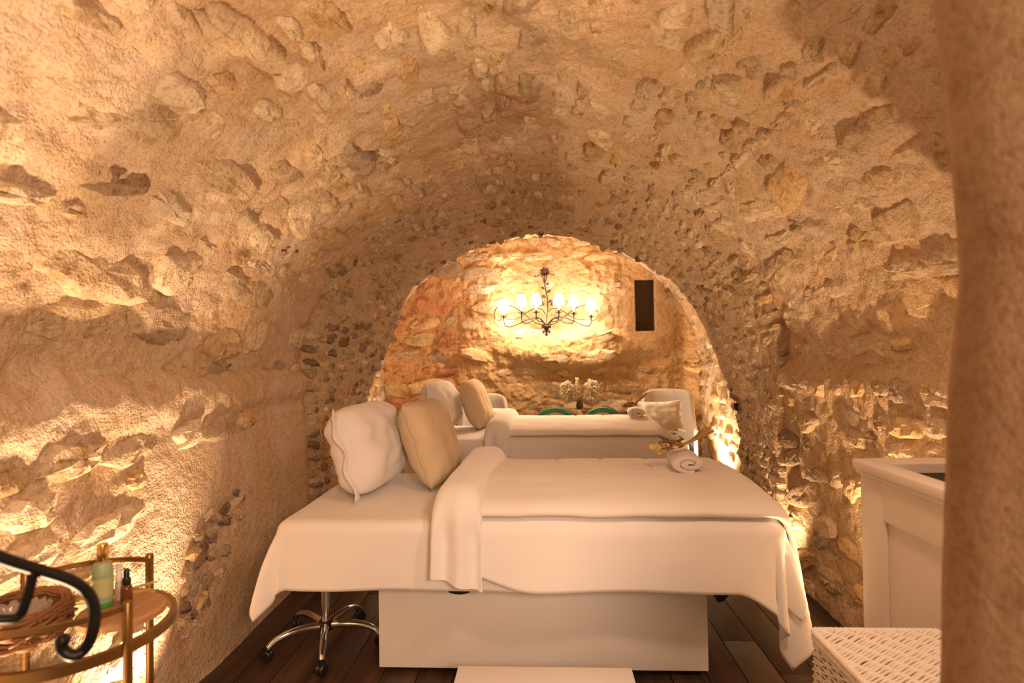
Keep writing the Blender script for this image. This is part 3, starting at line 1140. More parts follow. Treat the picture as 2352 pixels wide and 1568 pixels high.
def bed(y0, y1, which, dz=0.0, far=False):
    zt = 0.70 + dz
    root = thing('massage_bed', (-0.01, (y0 + y1) / 2, 0), f'white massage bed with a box base, {which}', 'massage bed', 'massage beds')
    bx0, bx1 = -0.735, 0.707
    yb = y0 + 0.085
    MB().box((bx0, yb, 0.025), (bx1, y1 - 0.1, 0.52), 0.004).build('base_box', WHITE, root)
    MB().box((bx0 + 0.03, yb + 0.03, 0.0), (bx1 - 0.03, y1 - 0.13, 0.025)).build('plinth', BLACK, root)
    MB().box((BX0 + 0.06, y0 + 0.05, 0.52), (BX1 - 0.06, y1 - 0.05, 0.575 + dz)).build('deck_frame', WHITE, root)
    MB().box((BX0 + 0.02, y0 + 0.02, 0.575 + dz), (BX1 - 0.02, y1 - 0.02, zt - 0.004), 0.03).build('mattress', LINEN, root)
    if not far:
        # recessed black pull at the top of the box
        m = MB()
        a = np.linspace(0, PI, 18)
        pts = [(-0.055 * math.cos(t), -0.034 * math.sin(t) ** 0.6) for t in a]
        hc = W(1055, 1349, yb)
        f = [(hc.x + x, yb - 0.006, hc.z + 0.006 + z) for x, z in pts]
        b = [(x, yb + 0.004, z) for x, y, z in f]
        n = len(f)
        m.add(f + b, [tuple(range(n))[::-1]] + [(i, (i + 1) % n, n + (i + 1) % n, n + i) for i in range(n)])
        m.build('pull_handle', BLACK, root, smooth=False)
        p = W(1650, 1350, y0 + 0.2)
        MB().box((bx1 - 0.02, y0 + 0.18, 0.36), (p.x + 0.01, y0 + 0.22, 0.385), 0.004).build('lift_bar', BLACK, root)
        m = MB()
        A_ = [(p.x - 0.075, 0.41), (p.x + 0.085, 0.41), (p.x + 0.075, 0.375), (p.x + 0.005, 0.305), (p.x - 0.02, 0.295)]
        f = [(x, y0 + 0.14, z) for x, z in A_]
        b = [(x, y0 + 0.27, z) for x, z in A_]
        n = len(f)
        m.add(f + b, [tuple(range(n))[::-1], tuple(range(n, 2 * n))] + [(i, (i + 1) % n, n + (i + 1) % n, n + i) for i in range(n)])
        m.build('foot_pedal', BLACK, root, smooth=False)
    # fitted sheet over the whole bed
    P_ = drape(BX0, BX1, y0, y1, zt + 0.002, 0.30, 0.27, 0.305, 0.30, amp=0.012, freq=6, ph=0.8, kc=0.14, seed=y0, tip=0.0, flx=0.17, pleat=0.035)
    cloth('bed_sheet', P_, LINEN, 0.003, f'white sheet hanging around {which}', 'sheet')
    # fleece blanket from the fold to the foot
    xf = -0.44
    fx = lambda S: 0.72 + 0.30 * sstep(xf, xf + 0.42, S) + 0.42 * sstep(BX1 - 0.16, BX1 + 0.10, S)

    def lift(X, Y, rho):
        return 0.02 * np.clip(1 - rho / 0.06, 0, 1)
    P_ = drape(xf, BX1, y0, y1, zt + 0.012, 0.0, 0.46, 0.312, 0.28, amp=0.020, freq=6.5, ph=2.0, kc=0.06, hemf=fx, seed=y0 + 3, tip=0.0, r=0.07, flare=0.07, flx=0.20, top=lift, pleat=0.04)
    cloth('blanket', P_, FLEECE, 0.007, f'white fleece blanket draped over {which}', 'blanket')

    # duvet
    xd = xf + 0.17
    ym = (y0 + y1) / 2

    def puff(X, Y, rho):
        v = np.clip((Y - y0) / (y1 - y0), 0, 1)
        u = np.clip((X - xd) / (BX1 + 0.06 - xd), 0, 1)
        q = 0.085 * (np.sin(PI * np.clip(v * 0.86 + 0.07, 0, 1)) ** 0.45 - 0.3) * (1 - 0.15 * u)
        sm = np.clip(1 - rho / 0.16, 0, 1)
        quilt = 0.0
        for k, xq in enumerate((0.02, 0.27, 0.52)):
            quilt = quilt - 0.010 * np.exp(-(((X - xq - 0.08 * (Y - y0)) / 0.010) ** 2)) * sstep(0.35, 0.6, v)
        q = q + quilt + 0.011 * fbm(np.stack([X * 3, Y * 5, X * 0 + y0], -1), 3)
        return q * sm ** 0.5
    P_ = drape(xd, BX1, y0 + 0.01, y1 - 0.01, zt + 0.050, 0.0, 0.60, 0.075, 0.08, amp=0.012, freq=7, ph=0.5, kc=0.05, flx=0.19, seed=y0 + 6, r=0.075, flare=0.16, top=puff, tip=0.0)
    cloth('duvet', P_, DUVET, 0.022, f'thin white duvet laid on {which}', 'duvet')

    # turned-back fold: a fat soft roll across the bed that hangs down in front
    path = spline([(0, y0 - 0.110, 0.475 + dz), (0, y0 - 0.104, 0.56 + dz), (0, y0 - 0.09, 0.67 + dz), (0, y0 - 0.02, zt + 0.050), (0, y0 + 0.12, zt + 0.062),
                   (0, ym, zt + 0.075), (0, y1 - 0.15, zt + 0.085), (0, y1 - 0.02, zt + 0.05), (0, y1 + 0.06, zt - 0.06), (0, y1 + 0.06, zt - 0.16)], 90)
    tt = np.gradient(path, axis=0)
    tt /= np.linalg.norm(tt, axis=1)[:, None]
    nrm = np.stack([0 * tt[:, 0], -tt[:, 2], tt[:, 1]], 1)
    rows = []
    m = 44
    al = np.linspace(0, 2 * PI, m, endpoint=False)
    sarc = np.concatenate([[0], np.cumsum(np.linalg.norm(np.diff(path, axis=0), axis=1))])
    for k in range(len(path)):
        w_ = sarc[k]
        hang = 1 - sstep(0.16, 0.34, w_)
        hangb = sstep(sarc[-1] - 0.25, sarc[-1] - 0.05, w_)
        hw = 0.105 + 0.0 * hang
        hh = 0.078 * (1 - hang) * (1 - 0.6 * hangb) + 0.022
        ca, sa = np.cos(al), np.sin(al)
        e = 2.6
        xx = hw * np.sign(ca) * np.abs(ca) ** (2 / e)
        zz = hh * np.sign(sa) * np.abs(sa) ** (2 / e)
        zz = zz + hang * 0.022 * np.sin(xx * 55 + 0.8)
        cxk = xf + 0.085 + 0.045 * sstep(0.3, 1.2, w_)
        sag = -0.03 * hang * (xx / 0.1) * (1 if not far else -0.5) if k < 3 else 0
        pt = path[k] + np.stack([cxk + xx, 0 * xx, 0 * xx], -1) + nrm[k] * zz[:, None]
        if k < 3:
            pt[:, 2] += sag
        rows.append(pt)
    P_ = np.array(rows)
    P_ = P_ + 0.006 * np.stack([fbm(P_ * 6, 2), fbm(P_ * 6 + 30, 2), fbm(P_ * 6 + 60, 2)], -1)
    mb = MB().grid(P_, close_v=True, flip=True)
    mb.f.append(tuple(range(m)))
    mb.f.append(tuple((len(path) - 1) * m + k for k in reversed(range(m))))
    o = mb.build('blanket_fold', FLEECE, angle=1.0)
    tag(o, f'thick turned-back fold of fleece across {which}', 'blanket')
    return zt


B1 = 'the near bed'
B2 = 'the far bed'
Y1A, Y1B = 2.42, 3.32
Y2A, Y2B = 4.64, 5.46
bed(Y1A, Y1B, B1)
bed(Y2A, Y2B, B2, far=True)


def bed_pillows(y0, which, sd):
    zt = 0.705
    tl = math.radians(17)
    h = 0.46
    up = (-math.sin(tl), 0, math.cos(tl))
    c = np.array([-0.84, y0 + 0.53, zt + 0.015]) + np.array(up) * h / 2
    pillow('pillow', c, (0.10, 1, 0.0), up, 0.58, h, 0.27, LINEN, f'plump white pillow leaning back on {which}', 'pillow', sd, flap=0.045, wr=0.05, sharp=0.40)
    tl = math.radians(20)
    h = 0.47
    up = (-math.sin(tl), 0.02, math.cos(tl))
    c = np.array([-0.52, y0 + 0.66, zt + 0.012]) + np.array(up) * h / 2
    pillow('cushion', c, (0.16, 1, 0.0), up, 0.46, h, 0.20, BEIGE, f'beige linen cushion against the white pillow on {which}', 'cushion', sd + 4, seam=0.0055, wr=0.015, sharp=0.42)


bed_pillows(Y1A, B1, 1.0)
bed_pillows(Y2A, B2, 21.0)

# rolled towels and dried bunches
tb = WZ(1585, 1086, 0.825)
spiral_roll((tb.x, tb.y, 0.815), (0.10, 1, 0), 0.150, 0.080, 0.24, 0.022, 1.75, 'rolled_towel', TERRY,
            'rolled white towel under the dried bunch on the near bed', 'towel', 'rolled towels on the duvets')
wheat((tb.x - 0.03, tb.y + 0.10, 0.935), (1, 0.25, 0.10), 1.3, 'dried wheat bunch on the rolled towel of the near bed')
tb = WZ(1463, 965, 0.825)
tb = Vector((tb.x, Y2A + 0.30, 0.8))
tb.x = W(1465, 965, tb.y).x
spiral_roll((tb.x, tb.y, 0.815), (0.12, 1, 0), 0.150, 0.080, 0.24, 0.022, 1.75, 'rolled_towel', TERRY,
            'rolled white towel under the dried bunch on the far bed', 'towel', 'rolled towels on the duvets')
wheat((tb.x - 0.04, tb.y + 0.06, 0.93), (1, 0.35, 0.35), 1.15, 'dried wheat bunch on the rolled towel of the far bed', petals=False)
tb = WZ(768, 1092, 0.71)
spiral_roll((tb.x + 0.015, tb.y, 0.703), (0.05, 1, 0), 0.08, 0.075, 0.26, 0.011, 3.0, 'rolled_towel', TERRY,
            'small rolled towel at the head of the near bed behind the pillow', 'towel')

# ------------------------------------------------------------------ rolling stool under the near bed
hub = W(749, 1437, 2.74)
hx, hy = hub.x, hub.y
st = thing('rolling_stool', (hx, hy, 0), 'chrome five-legged rolling stool tucked under the near bed', 'stool')
MB().lathe((hx, hy, 0), [(0.030, 0.075), (0.036, 0.08), (0.038, 0.10), (0.034, 0.118), (0.02, 0.122)]).build('hub', BLACK, st)
MB().lathe((hx, hy, 0), [(0.0215, 0.11), (0.0215, 0.46)]).build('gas_lift', CHROME, st)
MB().lathe((hx, hy, 0), [(0.12, 0.46), (0.135, 0.465), (0.14, 0.485), (0.135, 0.505), (0.12, 0.51)]).build('seat', WHITE, st)
for k, ang in enumerate((-77, -149, -5, 67, 139)):
    a = math.radians(ang + 4)
    ca, sa = math.cos(a), math.sin(a)
    R_ = 0.27
    pts = spline([(hx + ca * q, hy + sa * q, z) for q, z in ((0.02, 0.098), (0.09, 0.106), (0.17, 0.104), (0.235, 0.085), (R_ - 0.004, 0.058))], 16)
    leg = MB().tube(pts, np.linspace(0.019, 0.0145, 16), 10).build('leg', CHROME, st)
    MB().lathe((hx + ca * R_, hy + sa * R_, 0), [(0.008, 0.045), (0.013, 0.05), (0.013, 0.068), (0.008, 0.07)], 12).build('caster_stem', BLACK, leg)
    wa = a + 0.9
    wx, wy = hx + ca * R_, hy + sa * R_
    cst = MB()
    u = np.array([math.cos(wa), math.sin(wa), 0])
    for sgn in (-1, 1):
        cc = np.array([wx, wy, 0.026]) + u * sgn * 0.011
        prof = [(0.004, -0.008), (0.022, -0.008), (0.026, -0.004), (0.026, 0.004), (0.022, 0.008), (0.004, 0.008)]
        aa = np.linspace(0, 2 * PI, 18, endpoint=False)
        v_ = np.cross(u, [0, 0, 1])
        Pq = np.array([[cc + u * hgt * sgn + r_ * (np.cos(t) * v_ + np.sin(t) * np.array([0, 0, 1])) for t in aa] for r_, hgt in prof])
        cst.grid(Pq, close_v=True)
    cst.box((-0.012, -0.016, 0.02), (0.012, 0.016, 0.05), 0.004, Matrix.Translation((wx, wy, 0)) @ Matrix.Rotation(wa, 4, 'Z'))
    cst.build('caster', BLACK, leg)

# ------------------------------------------------------------------ white step in front of the bed
zst = 0.20
a, b = WZ(1052, 1530, zst), WZ(1450, 1531, zst)
m = MB().box((a.x, 1.75, zst - 0.022), (b.x, (a.y + b.y) / 2, zst), 0.004)
stp = thing('step_stool', ((a.x + b.x) / 2, 1.97, 0), 'low white step in front of the near bed', 'step')
m.build('step_top', WHITE, stp)
for x in (a.x + 0.02, b.x - 0.042):
    MB().box((x, 1.77, 0), (x + 0.022, a.y - 0.02, zst - 0.022), 0.002).build('side_panel', WHITE, stp)
MB().box((a.x + 0.042, a.y - 0.05, 0.02), (b.x - 0.042, a.y - 0.03, zst - 0.022)).build('back_panel', WHITE, stp)

# ------------------------------------------------------------------ far chamber furniture
def armchair(cx, cy, yaw, label, top=0.965, w=0.60):
    root = thing('armchair', (cx, cy, 0), label, 'armchair', 'pale grey armchairs at the end wall')
    ca, sa = math.cos(yaw), math.sin(yaw)

    def T(p):
        p = np.asarray(p, float)
        return np.stack([cx + p[..., 0] * ca - p[..., 1] * sa, cy + p[..., 0] * sa + p[..., 1] * ca, p[..., 2]], -1)
    # local: sits facing -y; back at +y.  wrap-round shell
    n, mz = 40, 14
    u = np.linspace(-1, 1, n)

    def shell(off):
        ang = u * 1.75
        R_ = w / 2 + off
        ex = 2.6
        X = R_ * np.sign(np.sin(ang)) * np.abs(np.sin(ang)) ** (2 / ex)
        Y = 0.02 + R_ * np.sign(np.cos(ang)) * np.abs(np.cos(ang)) ** (2 / ex)
        topz = top - 0.36 * sstep(0.50, 0.74, np.abs(u)) - 0.035 * (np.abs(u) / 0.5).clip(0, 1) ** 3
        return X, Y, topz
    Xo, Yo, tz = shell(0.0)
    Xi, Yi, _ = shell(-0.035)
    rows = []
    for k in np.linspace(0, 1, mz):
        rows.append(np.stack([Xo, Yo, 0.16 + (tz - 0.03 - 0.16) * k], -1))
    for q in np.linspace(0.15, 0.85, 5):
        rows.append(np.stack([Xo + (Xi - Xo) * q, Yo + (Yi - Yo) * q, tz - 0.03 + 0.03 * math.sin(PI * q)], -1))
    for k in np.linspace(1, 0, mz):
        rows.append(np.stack([Xi, Yi, 0.16 + (tz - 0.03 - 0.16) * k], -1))
    mb = MB().grid(T(np.array(rows)))
    nr = len(rows)
    mb.f.append(tuple(k * n for k in range(nr)))
    mb.f.append(tuple(k * n + n - 1 for k in reversed(range(nr))))
    mb.build('back_shell', GREYFAB, root)
    pth = np.stack([Xo, Yo, tz - 0.022], -1)
    MB().tube(T(pth * np.array([1.004, 1.004, 1])), 0.006, 6).build('piping', WHITE, root, angle=None)
    MB().box((-w / 2 + 0.07, -w / 2 + 0.01, 0.16), (w / 2 - 0.07, w / 2 - 0.08, 0.31), 0.02, Matrix.Translation((cx, cy, 0)) @ Matrix.Rotation(yaw, 4, 'Z')).build('seat_frame', GREYFAB, root)
    MB().box((-w / 2 + 0.09, -w / 2 - 0.01, 0.31), (w / 2 - 0.09, w / 2 - 0.10, 0.43), 0.045, Matrix.Translation((cx, cy, 0)) @ Matrix.Rotation(yaw, 4, 'Z')).build('seat', GREYFAB, root)
    for sx, sy in ((-1, -1), (1, -1), (-1, 1), (1, 1)):
        p = T([sx * (w / 2 - 0.10), sy * (w / 2 - 0.12), 0])
        MB().lathe((p[0], p[1], 0), [(0.012, 0.0), (0.02, 0.16)], 10).build('leg', EAR, root)
    return T


ar = W(1538, 900, 6.2)
T1 = armchair(1.34, 6.12, math.radians(-14), 'pale grey armchair with dotted cushion, lit from the right', 0.975, 0.62)
al_ = armchair(-0.58, 6.15, math.radians(16), 'pale grey armchair mostly hidden behind the far bed pillows', 0.945, 0.60)
cc = W(1518, 950, 5.86)
pillow('cushion', (cc.x, cc.y, 0.735), (0.93, -0.12, 0.04), (0.05, 0.42, 0.9), 0.44, 0.33, 0.12, CUSHION,
       'pale patterned cushion with dots on the right armchair', 'cushion', 55, seam=0.004, rc=0.0, pin=0.10)
cc = W(1135, 953, 5.88)
pillow('cushion', (cc.x - 0.05, cc.y, 0.70), (1, 0.16, -0.05), (0, 0.4, 0.92), 0.36, 0.28, 0.13, TERRY,
       'small white fleecy cushion on the half-hidden armchair', 'cushion', 58)


def green_chair(px, label):
    p = W(px, 945, 5.86)
    cx, cy = p.x, p.y
    root = thing('green_chair', (cx, cy, 0), label, 'chair', 'green hoop-back chairs')
    n = 40
    a = np.linspace(-0.15 * PI, 1.15 * PI, n)
    top = 0.835
    rx, rz, zc = 0.215, 0.20, top - 0.20
    # padded flat hoop
    rows = []
    prof = [(-0.028, -0.012), (-0.02, -0.022), (0.02, -0.022), (0.028, -0.012), (0.028, 0.012), (0.02, 0.022), (-0.02, 0.022), (-0.028, 0.012)]
    for t in a:
        ct, sn = math.cos(t), math.sin(t)
        rows.append([(cx + (rx - 0.028 + q) * ct, cy + y + 0.06 * (ct ** 2), zc + (rz - 0.028 + q) * sn) for q, y in prof])
    mb = MB().grid(np.array(rows), close_v=True)
    mb.f.append(tuple(range(8)))
    mb.f.append(tuple((n - 1) * 8 + k for k in reversed(range(8))))
    mb.build('back_hoop', GREEN, root)
    MB().tube([(cx + (rx + 0.003) * math.cos(t), cy - 0.005 + 0.06 * math.cos(t) ** 2, zc + (rz + 0.003) * math.sin(t)) for t in a], 0.005, 6).build('edge_trim', GOLD, root, angle=None)
    rows = []
    for k in np.linspace(0, 1, 6):
        rows.append([(cx + (rx - 0.05) * k * math.cos(t), cy + 0.06 * (k * math.cos(t)) ** 2, zc + (rz - 0.05) * k * math.sin(t)) for t in np.linspace(0, 2 * PI, 30, endpoint=False)])
    o = MB().grid(np.array(rows), close_v=True).build('cane_panel', CANE, root)
    o.modifiers.new('thickness', 'SOLIDIFY').thickness = 0.008
    MB().lathe((cx, cy + 0.20, 0), [(0.18, 0.40), (0.21, 0.42), (0.215, 0.45), (0.20, 0.475), (0.15, 0.48)]).build('seat', GREEN, root)
    for sx in (-1, 1):
        MB().tube([(cx + sx * 0.19, cy + 0.04, zc - 0.05), (cx + sx * 0.17, cy + 0.05, 0.0)], 0.011, 8).build('leg', GOLD, root)
        MB().tube([(cx + sx * 0.15, cy + 0.34, 0.41), (cx + sx * 0.17, cy + 0.37, 0.0)], 0.011, 8).build('leg', GOLD, root)


green_chair(1275, 'green hoop-back chair left of the dried bouquet')
green_chair(1384, 'green hoop-back chair right of the dried bouquet')

tp = W(1331, 938, 6.42)
tbl = thing('side_table', (tp.x, 6.38, 0), 'small round glass table with a thin brass rim at the end wall', 'table')
tz_ = tp.z
MB().lathe((tp.x, 6.38, 0), [(0.135, tz_ - 0.006), (0.135, tz_)], 40).build('glass_top', GLASS, tbl)
MB().tube([(tp.x + 0.138 * math.cos(t), 6.38 + 0.138 * math.sin(t), tz_ - 0.004) for t in np.linspace(0, 2 * PI, 49)], 0.004, 6).build('brass_rim', GOLDB, tbl, angle=None)
MB().lathe((tp.x, 6.38, 0), [(0.11, 0.0), (0.11, 0.012), (0.012, 0.02), (0.008, 0.05), (0.008, tz_ - 0.006)], 24).build('pedestal', GOLDB, tbl)

vz = tz_ + 0.001
vs = thing('dried_bouquet', (tp.x, 6.38, vz), 'vase of pampas plumes and dried grasses against the end wall', 'bouquet')
MB().lathe((tp.x, 6.38, vz), [(0.028, 0), (0.038, 0.02), (0.04, 0.05), (0.022, 0.085), (0.024, 0.095)], 20).build('vase', plain('dark vase', (0.05, 0.06, 0.035), 0.2), vs)


def plume(base, tipv, mid, name, rmax, nf=240, seed=0):
    r = np.random.default_rng(seed)
    axis = spline([base, mid, tipv], 40)
    mb = MB()
    mb.tube(axis, 0.0025, 5)
    for k in range(nf):
        t = r.uniform(0.18, 1.0)
        p = axis[int(t * 39)]
        tg = axis[min(39, int(t * 39) + 1)] - axis[max(0, int(t * 39) - 1)]
        tg /= np.linalg.norm(tg) + 1e-9
        o = r.normal(size=3)
        o -= tg * np.dot(o, tg)
        o /= np.linalg.norm(o)
        L = rmax * r.uniform(0.6, 1.2) * (0.55 + 0.45 * math.sin(PI * min(1, t * 0.85 + 0.15)))
        q = p + o * L * 0.85 + tg * L * 0.8
        e = q + o * L * 0.35 - np.array([0, 0, 0.012])
        mb.tube([p, q, e], [0.005, 0.0045, 0.002], 3, caps=False)
    return mb


bz = vz + 0.09


def off(px, row, y=6.38):
    q = W(px, row, y)
    return np.array((q.x, q.y, q.z))


base = np.array((tp.x, 6.38, bz))
for k, (tipp, midp, rm, nf) in enumerate((((1299, 882), (1311, 908), 0.075, 800), ((1360, 878), (1353, 906), 0.075, 800), ((1325, 868), (1328, 905), 0.03, 300))):
    o = plume(base, off(*tipp), off(*midp), 'plume', rm, nf, k + 5).build('plume', PAMPAS, vs, angle=None)
    o['kind'] = 'stuff'
mb = MB()
r = np.random.default_rng(8)
for k in range(34):
    e = off(1331 + r.normal(0, 11), 895 + r.uniform(-14, 30), 6.38 + r.normal(0, 0.03))
    mb.tube([base, (base + e) / 2 + [0, 0, 0.01], e], 0.0022, 4, caps=False)
    mb.tube([e, e + [0, 0, 0.012], e + [0, 0, 0.028]], [0.001, 0.0065, 0.001], 5)
o = mb.build('dried_grasses', STRAW, vs, angle=None)
o['kind'] = 'stuff'

# ------------------------------------------------------------------ vent in the end wall
vg = thing('vent_grille', ((NL + NR) / 2, YE + 0.06, NB), 'dark mesh vent recessed in the end wall', 'vent')
MB().box((NL - 0.01, YE + 0.10, NB - 0.01), (NR + 0.01, YE + 0.12, NT + 0.01)).build('backing', plain('vent dark', (0.018, 0.012, 0.008), 0.8), vg)
mb = MB()
for x in np.arange(NL + 0.008, NR, 0.0125):
    mb.box((x - 0.0018, YE + 0.062, NB), (x + 0.0018, YE + 0.065, NT))
for z in np.arange(NB + 0.006, NT, 0.0125):
    mb.box((NL, YE + 0.0655, z - 0.0018), (NR, YE + 0.068, z + 0.0018))
o = mb.build('wire_mesh', plain('vent wire', (0.10, 0.065, 0.035), 0.5, 0.5), vg, smooth=False)
o['kind'] = 'stuff'

# ------------------------------------------------------------------ wall chandelier
ch0 = W(1252, 625, YE - 0.06)
cl = thing('wall_chandelier', (ch0.x, YE - 0.05, W(1254, 770, 6.35).z), 'wrought iron wall chandelier with six lit white shades', 'chandelier')


def pt(px, row, y):
    q = W(px, row, y)
    return np.array((q.x, q.y, q.z))


yb_ = YE - 0.07
HY = 6.42
# flower rosette
f0 = pt(1251, 624, yb_ - 0.03)
ro = MB()
ro.lathe((f0[0], f0[1] - 0.03, f0[2]), [(0.004, -0.012), (0.014, -0.008), (0.017, 0), (0.014, 0.01), (0.006, 0.014)], 14, axis='y')
center = ro.build('rosette_center', BRONZE, cl)
for k in range(7):
    a = k * 2 * PI / 7
    g = np.linspace(-1, 1, 7)
    Ag, Bg = np.meshgrid(g, g, indexing='ij')
    fr2 = frame(f0 + np.array([math.cos(a), 0, math.sin(a)]) * 0.03, (math.cos(a), 0, math.sin(a)), (-math.sin(a), 0, math.cos(a)))
    Pp = np.stack([0.024 * Ag, 0.019 * Bg * np.sqrt(1 - 0.6 * Ag ** 2), 0.012 * Ag + 0.008 * Bg ** 2], -1)
    o = MB().grid(fr2(Pp)).build('petal', BRONZE, cl, angle=None)
    o.modifiers.new('thickness', 'SOLIDIFY').thickness = 0.002
# hooks, stem
MB().tube(spline([pt(1229, 632, yb_), pt(1228, 635, yb_), pt(1233, 635.5, yb_), pt(1241, 631, yb_), pt(1247, 638, yb_), pt(1250, 650, yb_)], 24), 0.006, 7).build('hook', BRONZE, cl, angle=None)
MB().tube(spline([pt(1273, 628, yb_), pt(1273, 631, yb_), pt(1268, 631, yb_), pt(1258, 628.5, yb_), pt(1255, 638, yb_), pt(1252, 650, yb_)], 24), 0.006, 7).build('hook', BRONZE, cl, angle=None)
stem_pts = spline([pt(1251, 630, yb_), pt(1251, 652, yb_), pt(1253, 664, yb_), pt(1257, 684, yb_ - 0.03), pt(1258, 706, yb_ - 0.12), pt(1256, 728, HY + 0.05), pt(1255, 746, HY)], 40)
MB().tube(stem_pts, 0.007, 8).build('stem', BRONZE, cl, angle=None)
for px, row, sx, sc in ((1257, 652, 1, 1), (1247, 662, -1, 1.1), (1260, 669, 1, 1.2), (1249, 681, -1, 1.2), (1263, 692, 1, 1.1), (1244, 697, -1, 1.6), (1270, 697, 1, 1.6)):
    c0 = pt(px, row, yb_ - 0.04)
    g = np.linspace(-1, 1, 7)
    Ag, Bg = np.meshgrid(g, g, indexing='ij')
    fr2 = frame(c0, (sx * 0.8, 0, 0.6), (-0.6 * sx, 0.0, 0.8))
    Pp = sc * np.stack([0.020 * Ag, 0.014 * Bg * (1 - 0.55 * np.clip(-Ag, 0, 1)) * np.sqrt(1.05 - Ag ** 2), 0.006 * Bg ** 2 + 0.004 * Ag], -1)
    o = MB().grid(fr2(Pp)).build('leaf', BRONZE, cl, angle=None)
    o.modifiers.new('thickness', 'SOLIDIFY').thickness = 0.002
# hub with curls and finial
hb = pt(1255, 752, HY)
MB().lathe((hb[0], HY, hb[2] - 0.095), [(0.004, 0.0), (0.016, 0.006), (0.018, 0.018), (0.008, 0.032), (0.014, 0.048), (0.026, 0.075), (0.034, 0.105), (0.03, 0.12), (0.012, 0.135)], 18).build('finial', IRON, cl)
for k in range(6):
    a = k * PI / 3 + 0.3
    ca, sa = math.cos(a), math.sin(a)
    for zz, rr in ((0.012, 0.035), (-0.048, 0.026)):
        th = np.linspace(0, 1.5 * PI, 16)
        pts = [(hb[0] + ca * (0.018 + rr * 0.5 + rr * 0.5 * math.cos(t + PI)), HY + sa * (0.018 + rr * 0.5 + rr * 0.5 * math.cos(t + PI)), hb[2] + zz + rr * 0.42 * math.sin(t)) for t in th]
        MB().tube(pts, 0.006, 6).build('curl', IRON, cl, angle=None)
# two large rear scrolls
for sx in (-1, 1):
    q = lambda px, row: pt(1254 + sx * (px - 1254), row, YE - 0.12)
    sc_ = spline([q(1251, 746), q(1232, 742), q(1213, 728), q(1199, 717), q(1176, 703), q(1158, 702), q(1142, 707), q(1136, 720), q(1140, 733), q(1149, 735), q(1153, 729)], 60)
    MB().tube(sc_, 0.0065, 7).build('scroll', BRONZE, cl, angle=None)
    sc_ = spline([q(1162, 732), q(1180, 733), q(1197, 726), q(1215, 714), q(1232, 708), q(1245, 711), q(1252, 720)], 40)
    MB().tube(sc_, 0.0055, 7).build('scroll', BRONZE, cl, angle=None)
# six arms
ARMS = [((1157, 728), 6.50, [(1251, 743), (1236, 729), (1215, 733), (1192, 743), (1173, 750), (1160, 747)]),
        ((1198, 719), 6.30, [(1253, 745), (1243, 733), (1232, 731), (1217, 739), (1207, 742), (1199, 738)]),
        ((1231.5, 717), 6.12, [(1253, 745), (1249, 741), (1244, 738), (1239, 738), (1235, 735), (1232, 730)]),
        ((1283.5, 717), 6.12, [(1258, 745), (1263, 741), (1268, 738), (1275, 738), (1281, 735), (1283.5, 729)]),
        ((1318, 720), 6.30, [(1259, 743), (1270, 732), (1282, 732), (1296, 740), (1311, 742), (1318, 738)]),
        ((1358, 727), 6.50, [(1260, 743), (1276, 729), (1296, 729), (1320, 738), (1342, 748), (1356, 746)])]
for (cx_, cr_), yy, mids in ARMS:
    n = len(mids)
    pts = [pt(px, row, HY + (yy - HY) * (k / (n - 1)) ** 1.0) for k, (px, row) in enumerate(mids)]
    cup = pt(cx_, cr_, yy)
    pts.append(cup - np.array([0, 0, 0.012]))
    arm = MB().tube(spline(pts, 44), np.linspace(0.0065, 0.005, 44), 8).build('arm', IRON, cl, angle=None)
    MB().lathe(cup, [(0.006, -0.02), (0.010, -0.006), (0.042, 0.0), (0.045, 0.004), (0.008, 0.006), (0.008, 0.014), (0.014, 0.016), (0.014, 0.022), (0.006, 0.024)], 24).build('drip_cup', IRON, arm)
    MB().lathe(cup, [(0.011, 0.024), (0.011, 0.11)], 12).build('candle_sleeve', BULB, arm)
    zb = 0.088
    P_ = [(0.064, zb), (0.034, zb + 0.115), (0.0325, zb + 0.115), (0.062, zb)]
    mb = MB()
    mb.lathe(cup, P_ + [P_[0]], 28, caps=False)
    mb.build('lamp_shade', SHADE, arm)
    l = light('chandelier_bulb', 'POINT', tuple(cup + np.array([0, 0, 0.135])), 20, WARM2, shadow_soft_size=0.012)

# ------------------------------------------------------------------ round tray table at the left
TC = np.array([-1.15, 1.34])
TR, TZ, RZ = 0.213, 0.755, 0.855
tt_ = thing('tray_table', (TC[0], TC[1], 0), 'round antique gold tray table with glass top by the left wall', 'table')
an = np.linspace(0, 2 * PI, 73)


def band(r0, r1, z0, z1, a0, a1, n=60):
    rows = []
    a = np.linspace(a0, a1, n)
    for r_, z in ((r0, z0), (r1, z0), (r1, z1), (r0, z1)):
        rows.append(np.stack([TC[0] + r_ * np.cos(a), TC[1] + r_ * np.sin(a), np.full(n, z)], -1))
    P_ = np.array(rows).transpose(1, 0, 2)
    mb = MB().grid(P_, close_v=True, flip=True)
    if abs(a1 - a0) < 6.2:
        mb.f.append((0, 1, 2, 3))
        e = (n - 1) * 4
        mb.f.append((e + 3, e + 2, e + 1, e))
    return mb


